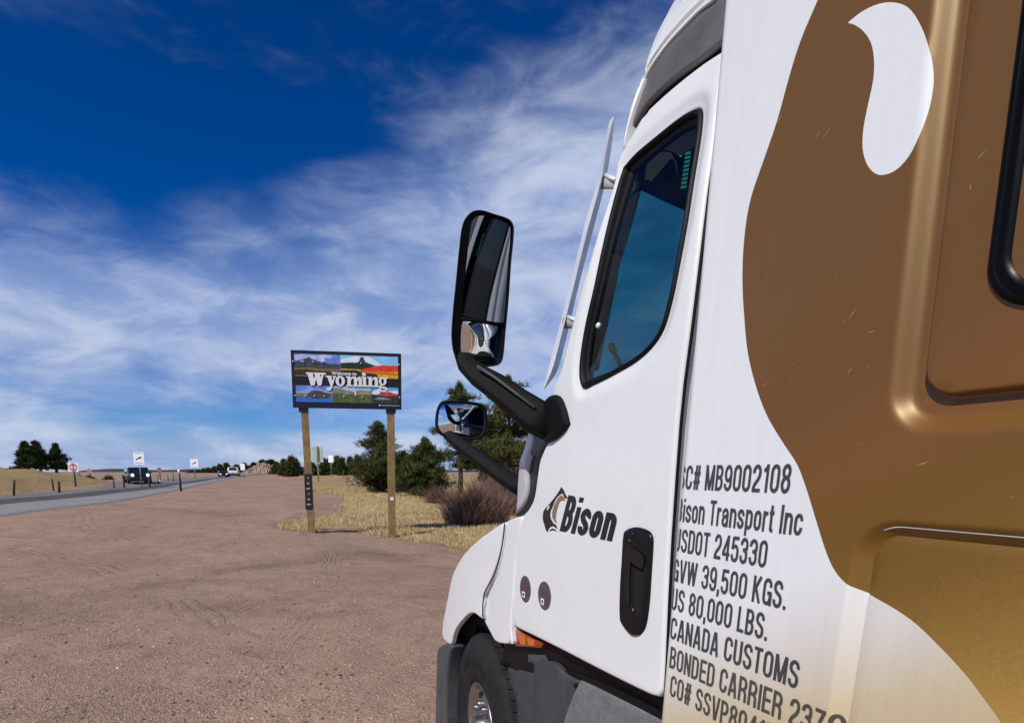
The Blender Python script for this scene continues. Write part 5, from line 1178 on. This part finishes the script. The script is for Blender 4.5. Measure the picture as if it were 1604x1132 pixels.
road_sign('small_white_sign', 'plain white sign between white suv and rocky hill', 381, 726, 736, 6.5, 748, WHS, postw=.03)
road_sign('back_of_sign', 'pale green tinted back of a sign on a wooden post', 499, 700, 724, 17, 754, mat('pale_sign_back', (.50, .60, .50), .6, var=.15, vscale=3), mat('tan_post', (.30, .21, .10), .8), postw=.05, turn=0)
bk = bpy.data.objects['back_of_sign']; b0 = G(499, 754); dd = depth(b0); zc = at_depth(500, 714, dd).z-b0.z
MB().box(-.075, .06, -.10, -.02, -.2, zc+.82).build('front_post', mat('green_tan_post', (.20, .19, .085), .8, var=.3, vscale=3), bk)
for k in range(4): MB().box(-.42, .42, -.014, -.007, zc-.45+.3*k, zc-.41+.3*k).build('stiffener', mat('pale_rail', (.6, .68, .62), .5), bk)
road_sign('small_white_sign', 'small white sign on thin pole right of the green backed sign', 519, 713, 724, 7.5, 748, WHS, postw=.035)

def stake(name, label, px, ytop, ybase, wpx, m, leanx=0, cap=None, cat='post', group=None):
    b_ = G(px, ybase); dp = depth(b_); t = thing(name, label, cat, tuple(b_), -math.atan2(b_.x, b_.y), group)
    h = at_depth(px, ytop, dp).z-b_.z; w = px2m(wpx, dp)/2; dx = px2m(leanx, dp)
    mb = MB(); mb.tube([(0, 0, -.2), (dx*.5, 0, h*.5), (dx, 0, h)], [w*1.05, w, w*.95], 8); mb.build('shaft', m, t)
    if cap: mb = MB(); mb.tube([(dx, -.002, h-.22), (dx, -.002, h+.02)], [w*1.25]*2, 8); mb.build('cap', cap, t)
    else: mb = MB(); mb.tube([(dx, 0, h), (dx*1.02, 0, h+.02)], [w*1.0, w*.8], 8); mb.build('post_top', m, t)
    return t
WP = mat('dark_wood_post', (.045, .035, .022), .9, var=.4, vscale=6); BP = mat('dark_delineator', (.02, .022, .028), .6)
stake('wooden_stake', 'leaning dark wooden stake on the golden slope at the far left', 21, 752, 776.5, 3.2, WP, 4)
stake('wooden_stake', 'thin wooden stake under the rightmost dark tree', 84.5, 750, 768.5, 2.4, WP, -1)
stake('wooden_stake', 'short thick wooden stake just right of the thin stake', 93, 754, 771.5, 3.6, WP, 1)
stake('delineator_post', 'dark delineator post farthest left of the jeep', 179, 752, 764.5, 2.2, BP)
stake('delineator_post', 'dark delineator post with round top just left of the jeep', 195, 744, 764.5, 2.4, BP, 0, BP)
stake('delineator_post', 'dark delineator post just right of the arrow sign', 235, 748, 764, 2.2, BP)
stake('delineator_post', 'tall black post with white cap on the near road edge', 284, 735, 769.5, 3.0, BP, -1, WHS)
stake('delineator_post', 'pale topped thin post touching the white capped black post', 281.5, 729, 766, 1.6, GALV, 0, mat('pale_yellow_cap', (.75, .72, .5), .6))
for x, yt, yb, lab in ((248, 743, 755, 'thin teal post beside the red octagonal sign'), (263.5, 744, 753, 'short thin teal post in the middle beyond the jeep'), (272, 741, 754, 'thin teal post nearest the white capped black post')): stake('thin_teal_post', lab, x, yt, yb, 1.4, mat('teal_post', (0, 0, 0)), group='thin teal posts beyond the jeep')
stake('low_bollard', 'stubby white bollard at the foot of the teal posts', 250.5, 751.5, 755, 3, WHS)

# ================================================================== VEHICLES
def vehicle(name, label, cat, px, base_y, wpx, hpx, paint, facing, kind, yawd=0):
    b_ = G(px, base_y); dp = depth(b_); W_ = px2m(wpx, dp); H_ = px2m(hpx, dp); k = W_/1.95; ln = 4.7*k
    rz = -math.atan2(b_.x, b_.y)+R_(yawd)+(math.pi if facing == 'away' else 0)
    t = thing(name, label, cat, tuple(b_), rz); w = W_/2*.96; h = H_
    # -y is the front; sections from front to back: (y, z low, z belt, half width, z roof, half width of roof)
    gl = mat('car_glass', (.012, .022, .028), .05, coat=1.); ty = mat('car_tyre', (.012, .012, .012), .9); hub = mat('car_hub', (.4, .4, .4), .35, metal=1.)
    box_ = kind == 'jeep'
    prof = [(-.50, .26, .40, .90), (-.485, .22, .53, .96), (-.30, .20, .585, 1.), (-.20, .20, .60, 1.), (.10, .20, .61, 1.), (.40, .21, .61, 1.), (.485, .22, .60, .97), (.50, .28, .50, .93)]
    if box_: prof = [(-.50, .26, .52, .92), (-.49, .24, .60, .96), (-.25, .22, .63, .97), (.1, .22, .63, 1), (.49, .22, .62, 1), (.50, .28, .55, .96)]
    mb = MB()
    for (y, zl, zb, ww) in prof:
        x = w*ww; mb.v += [(-x*.94, y*ln, zl*h), (-x, y*ln, (zl+.06)*h), (-x, y*ln, (zb-.09)*h), (-x*.93, y*ln, zb*h), (x*.93, y*ln, zb*h), (x, y*ln, (zb-.09)*h), (x, y*ln, (zl+.06)*h), (x*.94, y*ln, zl*h)]
    n = len(prof)
    for i in range(n-1):
        for j in range(8): a = i*8+j; c = i*8+(j+1) % 8; mb.f.append((a, c, c+8, a+8)); mb.mi.append(0); mb.sm.append(False)
    mb.f += [tuple(range(8)), tuple(range((n-1)*8, n*8))]; mb.mi += [0, 0]; mb.sm += [False]*2
    body = bevel(mb.build('body', paint, t), .03*k, 2, 20)
    ys = (-.24, -.12, .44, .485) if not box_ else (-.235, -.19, .46, .485); rw = .80 if not box_ else .90
    mb = MB(); A = [(-w*.92, .595), (w*.92, .595)]
    for (y, z, ww) in ((ys[0], .59, .92), (ys[1], .97, rw), (ys[2], .985, rw), (ys[3], .60, .92)): mb.v += [(-w*ww, y*ln, z*h), (w*ww, y*ln, z*h)]
    mb.f = [(0, 1, 3, 2), (2, 3, 5, 4), (4, 5, 7, 6), (0, 2, 4, 6), (1, 7, 5, 3)]; mb.mi = [0]*5; mb.sm = [False]*5
    bevel(mb.build('cabin', paint, t), .04*k, 2, 20)
    def pane(nm, P, off): 
        P = [Vector(p) for p in P]; nrm = (P[1]-P[0]).cross(P[2]-P[0]).normalized(); c = sum(P, Vector())/len(P)
        if nrm.dot(c-Vector((0, 0, h*.7))) < 0: nrm = -nrm
        MB().prism([c+(p-c)*1. for p in P], nrm*.008*0+nrm*.004, nrm*.01).build(nm, gl, t)
    def lerp3(a, b, u): return tuple(a[i]+(b[i]-a[i])*u for i in range(3))
    def face(nm, q, m0, m1): # q: bottom-left, bottom-right, top-right, top-left
        bl_, br_, tr_, tl_ = q; L0, L1 = lerp3(bl_, tl_, m1), lerp3(bl_, tl_, 1-m1*.7); R0_, R1 = lerp3(br_, tr_, m1), lerp3(br_, tr_, 1-m1*.7)
        pane(nm, [lerp3(L0, R0_, m0), lerp3(L0, R0_, 1-m0), lerp3(L1, R1, 1-m0), lerp3(L1, R1, m0)], 0)
    fb = [(-w*.92, ys[0]*ln, .59*h), (w*.92, ys[0]*ln, .59*h), (w*rw, ys[1]*ln, .97*h), (-w*rw, ys[1]*ln, .97*h)]; face('windscreen', fb, .07, .08)
    rb = [(-w*.92, ys[3]*ln, .60*h), (w*.92, ys[3]*ln, .60*h), (w*rw, ys[2]*ln, .985*h), (-w*rw, ys[2]*ln, .985*h)]; face('rear_window', rb, .12, .14)
    for s in (-1, 1):
        for u0, u1 in ((.06, .36), (.39, .68), (.71, .94)):
            a = lerp3((s*w*.92, ys[0]*ln, .595*h), (s*w*.92, ys[3]*ln, .595*h), u0); b2 = lerp3((s*w*.92, ys[0]*ln, .595*h), (s*w*.92, ys[3]*ln, .595*h), u1)
            c2 = lerp3((s*w*rw, ys[1]*ln, .97*h), (s*w*rw, ys[2]*ln, .985*h), min(.97, u1)); d2 = lerp3((s*w*rw, ys[1]*ln, .97*h), (s*w*rw, ys[2]*ln, .985*h), max(.03, u0))
            face('side_window', [a, b2, c2, d2], .03, .10)
        for yy in (-.31, .30):
            wh = MB(); wh.lathe([(-.11*s*k, 0), (-.11*s*k, .30*h/1.8*.6), (-.12*s*k, .20*h), (-.02*s*k, .215*h), (.10*s*k, .215*h), (.11*s*k, .19*h)], (s*w*.93, yy*ln, .205*h), 'x', 20); wb_ = wh.build('wheel', ty, t)
            MB().lathe([(0, .13*h), (.0, 0)], (s*(w*.93+.125*k), yy*ln, .205*h), 'x', 14).build('hub', hub, wb_)
        MB().box(s*w*.98-.04*k, s*w*.98+.16*s*k if s > 0 else s*w*.98+.04*k, -.20*ln, -.17*ln, .60*h, .70*h) if False else None
        x0, x1 = sorted((s*w*.97, s*(w*.97+.20*k))); MB().box(x0, x1, -.205*ln, -.18*ln, .60*h, .70*h, 0, .01).build('door_mirror', mat('car_trim', (.02, .02, .02), .5), t)
        # lamps
        lw = .19 if not box_ else .15
        x0, x1 = sorted((s*w*.90, s*w*(.90-2*lw))); 
        if box_: MB().lathe([(-.02, 0), (-.02, .085*h*.9), (.03, .09*h)], (s*w*.66, -.503*ln, .50*h), 'y', 18).build('headlight', mat('lamp_lens_lit', (.85, .85, .8), .1, emit=(1, .97, .85, 2.2)) if kind == 'jeep' else mat('lamp_lens', (.7, .7, .7), .1), t)
        else: MB().box(x0, x1, -.505*ln, -.48*ln, .42*h, .50*h, 0, .01).build('headlight', mat('lamp_lens_lit', (0, 0, 0)), t)
        x0, x1 = sorted((s*w*.96, s*w*.80)); MB().box(x0, x1, .492*ln, .503*ln, .40*h, .62*h if not box_ else .52*h, 0, .01).build('tail_light', mat('tail_red', (.35, .01, .01), .2, coat=.5), t)
    if box_:
        for j in range(7): MB().box(-w*.42+j*w*.14-.035*k, -w*.42+j*w*.14+.035*k, -.508*ln, -.50*ln, .36*h, .56*h).build('grille_slot', mat('grille_black', (.004, .004, .004), .6), t)
    else: MB().box(-w*.5, w*.5, -.506*ln, -.495*ln, .36*h, .48*h).build('grille', mat('grille_black', (.004, .004, .004), .6), t)
    MB().box(-w*.96, w*.96, -.525*ln, -.48*ln, .22*h, .34*h, 0, .03*k).build('bumper', mat('car_trim', (.02, .02, .02), .5) if box_ else paint, t)
    MB().box(-w*.92, w*.92, .48*ln, .520*ln, .23*h, .34*h, 0, .03*k).build('bumper', mat('car_trim', (0, 0, 0)), t)
    MB().box(-.16*k, .16*k, .502*ln, .523*ln, .38*h, .45*h).build('number_plate', mat('plate', (.6, .6, .55), .5), t)
    MB().box(-w*.8, w*.8, -.45*ln, .45*ln, .14*h, .24*h).build('underbody', DEEP, t)
    return t
vehicle('parked_jeep', 'dark green boxy jeep facing the viewer with its headlights on', 'car', 216, 756.5, 33, 25, mat('jeep_paint', (.016, .022, .022), .35, coat=.6), 'front', 'jeep', 6)
vehicle('white_suv', 'white suv seen from behind driving away along the highway', 'suv', 366.5, 746.2, 17.5, 14.5, mat('suv_white', (.78, .79, .80), .3, coat=.6), 'away', 'suv', -4)
vehicle('dark_car', 'dark oncoming car with a lit headlamp left of the white suv', 'car', 349, 746.6, 13, 9.5, mat('car_dark', (.012, .013, .015), .3, coat=.6), 'front', 'suv', 5)

# ================================================================== TREES AND BUSHES
def tuft_proto(n, ln, w, seed, up=.2):
    r = np.random.default_rng(seed); V = []; Fq = []
    for i in range(n):
        a = r.random()*6.283; e = r.uniform(-.5, 1.2)+up; d = np.array([math.cos(a)*math.cos(e), math.sin(a)*math.cos(e), math.sin(e)]); L_ = ln*r.uniform(.6, 1.1)
        s = np.cross(d, r.normal(size=3)); s /= np.linalg.norm(s); o = r.normal(size=3)*ln*.18
        V += [o-s*w, o+s*w, o+d*L_+s*w*.5, o+d*L_-s*w*.5]; Fq.append((4*i, 4*i+1, 4*i+2, 4*i+3))
    return np.array(V), np.array(Fq)
NEED = [mat('needles_dark', (.035, .045, .014), .8, spec=.15, var=.35, vscale=1.5), mat('needles_mid', (.062, .078, .022), .8, spec=.15, var=.35, vscale=1.2), mat('needles_olive', (.11, .115, .035), .85, spec=.15, var=.3, vscale=1.2)]
BARK = mat('pine_bark', (.12, .075, .05), .9, var=.4, vscale=6)
def tree(name, label, base, H, shape, seed, nb=70, tsize=.16, per=16, cat='tree', group=None, mats=(0, 1, 2), trunk_r=.11, tn=9, tw=.012, low=.08):
    r = np.random.default_rng(seed); t = thing(name, label, cat, tuple(base), r.random()*6, group)
    tr = MB(); bx = r.normal(0, .03*H, 2); pts = [(0, 0, -.3), (bx[0]*.4, bx[1]*.4, H*.35), (bx[0]*.9, bx[1]*.9, H*.7), (bx[0], bx[1], H*.96)]
    tr.tube(pts, [trunk_r*1.2, trunk_r*.9, trunk_r*.5, .015], 8); P = []
    for i in range(nb):
        u = low+(1-low)*((i+r.random())/nb); a = r.random()*6.283; L_ = shape(u)*(r.uniform(.42, 1.25)); z0 = H*u; k = np.interp(u, [0, .35, .7, .96], [0, .4, .9, 1]); o = np.array([bx[0]*k, bx[1]*k, z0*.985])
        rise = r.uniform(-.1, .35)+.5*max(0, u-.6); d = np.array([math.cos(a), math.sin(a), rise]); e = o+d*L_; mid = o+d*L_*.5+np.array([0, 0, .06*L_])
        tr.tube([o, mid, e], [max(.008, trunk_r*.28*(1-u)+.008), .012, .005], 4)
        n = max(3, int(per*L_/max(.3, shape(.4))))
        for j in range(n):
            v = r.uniform(.22, 1.0)**.8; q = o+d*L_*v+r.normal(0, .09*L_+.04, 3)*np.array([1, 1, .6])+np.array([0, 0, .05*L_*math.sin(v*3.14)]); P.append(q)
    for j in range(per): P.append(np.array([bx[0], bx[1], H*(.93+.07*r.random())])+r.normal(0, .05, 3))
    P = np.array(P); tk = tr.build('trunk', BARK, t); vs, fs, off = [], [], 0; me_mats = [NEED[k] for k in mats]; mi = []
    for q in range(4):
        sel = np.arange(len(P)) % 4 == q; pv, pf = tuft_proto(tn, tsize, tw, seed*7+q); pp = P[sel]; k = len(pp)
        v, f = instances(pv, pf, pp, r.random(k)*6.283, r.uniform(.65, 1.25, k)); vs.append(v); fs.append(f+off); off += len(v); mi += list(np.repeat(r.choice(len(mats), k, p=[.35, .4, .25] if len(mats) == 3 else None), tn))
    o = npmesh('crown', np.concatenate(vs), np.concatenate(fs), me_mats, t, smooth=False); o.data.polygons.foreach_set('material_index', np.array(mi, np.int32)); return t
cone = lambda R: (lambda u: R*(1-u)**.8*(.35+.65*min(1, u*5))+.12)
roundc = lambda R: (lambda u: R*math.sqrt(max(0, 1-(2*max(.0, u)-.85)**2/1.5))*.98+.05)
openc = lambda R: (lambda u: R*(.75+.3*math.sin(u*23))*(1-u**4)*min(1, .3+u*2.2))
def Hof(px, ytop, b_): return at_depth(px, ytop, depth(b_)).z-b_.z
b_ = G(600, 772); tree('pine_tree', 'bushy conical pine behind the right post of the welcome sign', b_, Hof(600, 664, b_), cone(px2m(60, depth(b_))), 3, 170, .20, 34, low=.04)
b_ = G(664, 778); tree('pine_tree', 'broad rounded pine between the sign post and hood mirror', b_, Hof(657, 690, b_), cone(px2m(55, depth(b_))), 4, 170, .20, 34, low=.04)
b_ = G(636, 766); tree('pine_tree', 'low dark pine filling the gap behind the right sign post', b_, Hof(636, 710, b_), cone(px2m(36, depth(b_))), 14, 100, .20, 26, low=.04)
b_ = G(722, 776); tree('ponderosa_pine', 'tall open pine with visible trunk rising behind the hood mirror', b_, Hof(719, 606, b_), openc(px2m(48, depth(b_))), 5, 95, .24, 40, mats=(1, 2, 2), trunk_r=.14, low=.25, tw=.016)
b_ = G(806, 776); tree('ponderosa_pine', 'tall olive pine seen between the two mirror arms', b_, Hof(812, 596, b_), openc(px2m(62, depth(b_))), 6, 150, .24, 46, mats=(1, 2, 2), trunk_r=.14, low=.12, tw=.016)
b_ = G(765, 768); tree('ponderosa_pine', 'smaller olive pine between the two tall ones behind the mirrors', b_, Hof(765, 655, b_), openc(px2m(42, depth(b_))), 16, 110, .24, 40, mats=(1, 2, 2), trunk_r=.12, low=.1, tw=.016)
# three dark trees on the golden slope at the left
for k, (px, yt, yb, hw, lab) in enumerate(((47, 694, 741, 12, 'left narrow one of three dark trees on the golden slope'), (66, 693, 745, 11, 'middle tree of three dark trees on the golden slope'), (89, 696, 745, 14, 'rightmost widest of three dark trees on the golden slope'))):
    q = at_depth(px, yb, 46+k); tree('juniper_tree', lab, Vector((q.x, q.y, q.z)), px2m(yb-yt, 46), (lambda R: (lambda u: R*(.55+.45*math.sin(min(1, u*1.25)*math.pi))*(1-u**3)+.1))(px2m(hw, 46)), 20+k, 130, .21, 26, mats=(0, 1, 1), low=.22, tw=.022, trunk_r=.13)
# scrub on the slope and rows of far evergreens
def scrub(name, label, px, yb, hw, h, d, seed, group=None, mats=(0, 1, 2), z=None, nb=26, ts=.3):
    q = at_depth(px, yb, d); 
    if z is None: q.z = min(q.z, tzf(q.x, q.y)+.05)-.1 if yb > 741.2 else q.z-.1
    return tree(name, label, q, px2m(h, d), (lambda R: (lambda u: R*(1-u**2.2)*.95+.1))(px2m(hw, d)), seed, nb, ts, 16, 'bush' if h < 10 else 'tree', group, mats, .06, 9, ts*.10, .02)
scrub('low_scrub', 'dark flat scrub at the foot of the left tree', 28, 741, 16, 7, 47, 40, nb=60)
FG = 'far dark evergreens along the horizon'
FL = 'small dark evergreen in the far row on the horizon'
rr = np.random.default_rng(5)
far = [(x, rr.uniform(745.5, 747), rr.uniform(6, 10), y) for x, y in ((433, 17), (446, 21), (456, 26), (466, 25), (488, 20), (507, 24), (516, 27), (528, 30), (537, 28), (548, 25), (560, 30), (572, 22), (583, 26))]
farlab = ['far evergreen touching the right foot of the rocky knoll', 'far evergreen midway between the rocky knoll and left sign post', 'tall far evergreen just left of the left sign post', 'far evergreen close behind the left edge of the left sign post',
 'far evergreen between the left sign post and the green backed sign', 'far evergreen directly behind the post of the green backed sign', 'far evergreen behind the small white sign on thin pole', 'tall far evergreen just right of the small white sign', 'second far evergreen right of the small white sign',
 'lower far evergreen midway between white sign and conical pine', 'tall far evergreen nearing the left side of the conical pine', 'far evergreen peeking out left of the conical pine', 'far evergreen mostly hidden behind the conical pine']
for k, (x, yb, hw, h) in enumerate(far): scrub('distant_evergreen', farlab[k], x, yb, hw, h*rr.uniform(.9, 1.15), 72+rr.uniform(-6, 14), 60+k, FG, nb=40, ts=.42)
for k, (x, yb, hw, h) in enumerate(((300, 745.5, 6, 5), (310, 745.5, 6, 6), (320, 745, 6, 8), (328, 744.5, 6, 9), (336, 744, 6, 10), (345, 744, 7, 14), (356, 744, 7, 17), (372, 744, 7, 14), (384, 744, 7, 16))):
    scrub('roadside_juniper', ['tiny leftmost juniper right of the smaller arrow sign', 'second tiny juniper right of the smaller arrow sign', 'low juniper third from the left before the dark car', 'juniper just left of the dark oncoming car', 'juniper directly behind the left side of the dark car', 'juniper right above the dark oncoming car', 'taller juniper behind the left side of the white suv', 'juniper behind the right side of the white suv', 'taller juniper behind the plain white sign by the knoll'][k], x, yb, hw, h, 120, 90+k, 'junipers beyond the highway traffic', nb=30, ts=.6)
scrub('low_scrub', 'small dark scrub right of the do not enter sign post', 124, 754, 6, 5, 46, 120, nb=20); scrub('low_scrub', 'small dark scrub below the faint red sign', 139, 754, 5, 4.5, 47, 121, nb=20); scrub('low_scrub', 'dark scrub between the faint red sign and the jeep', 170, 755, 4, 7, 52, 122, nb=20)

# rocky knoll beyond the end of the lot
def rock(name, label, pxs, d, dm, m, seed):
    """pxs: outline of the crest (px, y), base row last"""
    r = np.random.default_rng(seed); b = bmesh.new(); n = 60; K = 14; xs_ = [p[0] for p in pxs]; ys_ = [p[1] for p in pxs]; v = []
    for i in range(n):
        px = xs_[0]+(xs_[-1]-xs_[0])*i/(n-1); yc = np.interp(px, xs_, ys_)
        top = at_depth(px, yc, d); base = at_depth(px, 749, d)
        for k in range(K):
            t = k/(K-1); prof = math.sin(t*math.pi)**.55; z = base.z-.3+(top.z-base.z+.3)*prof; dr = (base.xy).normalized()
            q = base.xy+dr*(dm*(t-.5)); v.append((q.x, q.y, z*1.0+r.normal(0, .07)*(prof > .2)*1.3-(.25*abs(math.sin(i*1.7+k)) if prof > .3 and k < 6 else 0)))
    v = np.array(v); i = np.arange(n*K).reshape(n, K); f = np.c_[i[:-1, :-1].ravel(), i[:-1, 1:].ravel(), i[1:, 1:].ravel(), i[1:, :-1].ravel()]
    o = npmesh(name, v, f, m, smooth=False); return tag(o, label, 'rock')
RK = mat('pink_rock', (.30, .20, .15), .9, var=.35, vscale=.6, bump=.5, bscale=3)
rock('rock_outcrop', 'pinkish rocky knoll rising beyond the end of the lot', [(358, 745), (372, 740), (385, 735), (395, 729), (405, 724), (412, 722.5), (420, 723), (430, 726), (445, 735), (458, 744)], 92, 10, RK, 3)
rock('rock_outcrop', 'low tan rock ledge at the far left edge of the photo', [(-30, 742), (-15, 735), (0, 731.5), (7, 733), (13, 737), (18, 743)], 60, 4, mat('tan_rock', (.38, .25, .16), .9, var=.3, vscale=1), 4)
for k, (x, yb, hw, h) in enumerate(((412, 726, 4, 6), (398, 730, 4, 5), (424, 727, 6, 7), (388, 735, 5, 6), (434, 733, 6, 9), (376, 738, 4, 5))):
    q = at_depth(x, yb, 91); tree('knoll_juniper', ['small juniper on the very summit of the rocky knoll', 'small juniper on the left shoulder of the rocky knoll', 'juniper just right of the summit of the rocky knoll', 'juniper halfway down the left slope of the rocky knoll', 'largest juniper on the right slope of the rocky knoll', 'lowest leftmost juniper at the foot of the rocky knoll'][k], q-Vector((0, 0, .3)), px2m(h, 91), (lambda R: (lambda u: R*(1-u*u)+.1))(px2m(hw, 91)), 140+k, 22, .42, 14, 'tree', 'junipers on the rocky knoll', (0, 0, 1), .05, 9, .045, .02)

# ridge of far hills, the blue of haze mixed into their forest colour
n = 160; A = np.linspace(R_(-75), R_(75), n); v = []
for i, a in enumerate(A):
    hgt = 14+9*math.sin(a*9+1)+5*math.sin(a*23)+3*math.sin(a*51)
    for rr_, z in ((2600, -6), (2700, hgt*.6+1), (2850, hgt+1.5), (3300, -6)): v.append((math.sin(a)*rr_, math.cos(a)*rr_, z))
v = np.array(v); i = np.arange(n*4).reshape(n, 4); f = np.c_[i[:-1, :-1].ravel(), i[:-1, 1:].ravel(), i[1:, 1:].ravel(), i[1:, :-1].ravel()]
o = npmesh('distant_hills', v, f, mat('haze_blue_forest', (.03, .045, .055), .95, var=.3, vscale=.01)); o['kind'] = 'structure'

# leafless thicket at the right
def thicket(name, label, cx, cy, rx, ry, H, n, seed):
    r = np.random.default_rng(seed); t = thing(name, label, 'bush', (cx, cy, tzf(cx, cy)))
    for part, m, cnt, w in (('twigs', mat('twig_purple', (.17, .088, .062), .8, var=.35, vscale=2), n, .006), ('twigs', mat('twig_tan', (.36, .24, .17), .8, var=.3, vscale=2), n//2, .006), ('stems', mat('twig_dark', (.04, .024, .02), .8), n//6, .012)):
        a = r.random(cnt)*6.283; q = r.random(cnt)**.5; bx, by = np.cos(a)*q*rx*.95, np.sin(a)*q*ry*.95; gk = r.integers(0, 26, cnt); gx_, gy_ = r.uniform(-.85, .85, 26)*rx, r.uniform(-.8, .8, 26)*ry; bx = bx*.45+gx_[gk]*.55; by = by*.45+gy_[gk]*.55; cl = .82+.18*np.sin(bx*5.1+seed)*np.cos(by*4.3)+.12*np.sin(bx*11+2); h = H*r.uniform(.35, 1.05, cnt)*cl*(1-.25*q**3); ox = np.cos(a)*q*rx*.22+r.normal(0, .30, cnt); oy = np.sin(a)*q*ry*.22+r.normal(0, .30, cnt)
        start = r.uniform(0, .55, cnt)*(part == 'twigs'); K = 4; V = []
        ph = r.random(cnt)*6.28; sa = r.random(cnt)*3.14
        for k in range(K):
            u = start+(1-start)*k/(K-1); c = np.c_[bx+ox*u**1.6+.03*np.sin(ph+u*7), by+oy*u**1.6+.03*np.cos(ph+u*6), h*u*(1-.08*u)]; ww = (w*(1-.7*k/(K-1)))
            s = np.c_[np.cos(sa), np.sin(sa), np.zeros(cnt)]*ww; V += [c-s, c+s]
        v = np.stack(V, 1).reshape(-1, 3); i = np.arange(cnt)[:, None]*2*K; f = np.concatenate([np.c_[i+2*k, i+2*k+1, i+2*k+3, i+2*k+2] for k in range(K-1)])
        npmesh(part, v, f, m, t, smooth=False)
    return t
b1 = G(742, 828); d1 = depth(b1)
thicket('bare_thicket', 'dense leafless purple brown thicket beside the truck fender', b1.x+.5, b1.y+1.0, 1.45, .95, 1.85, 5200, 1)
b2 = G(800, 812); thicket('bare_thicket', 'leafless brown thicket partly hidden behind the lower mirror arm', b2.x+.2, b2.y+1.4, 1.6, 1.1, 2.3, 4500, 2)
b3 = G(672, 792); thicket('bare_thicket', 'lower sparse leafless bush on the golden grass left of the dense one', b3.x+.9, b3.y+.8, 1.1, .8, 1.15, 1300, 3)
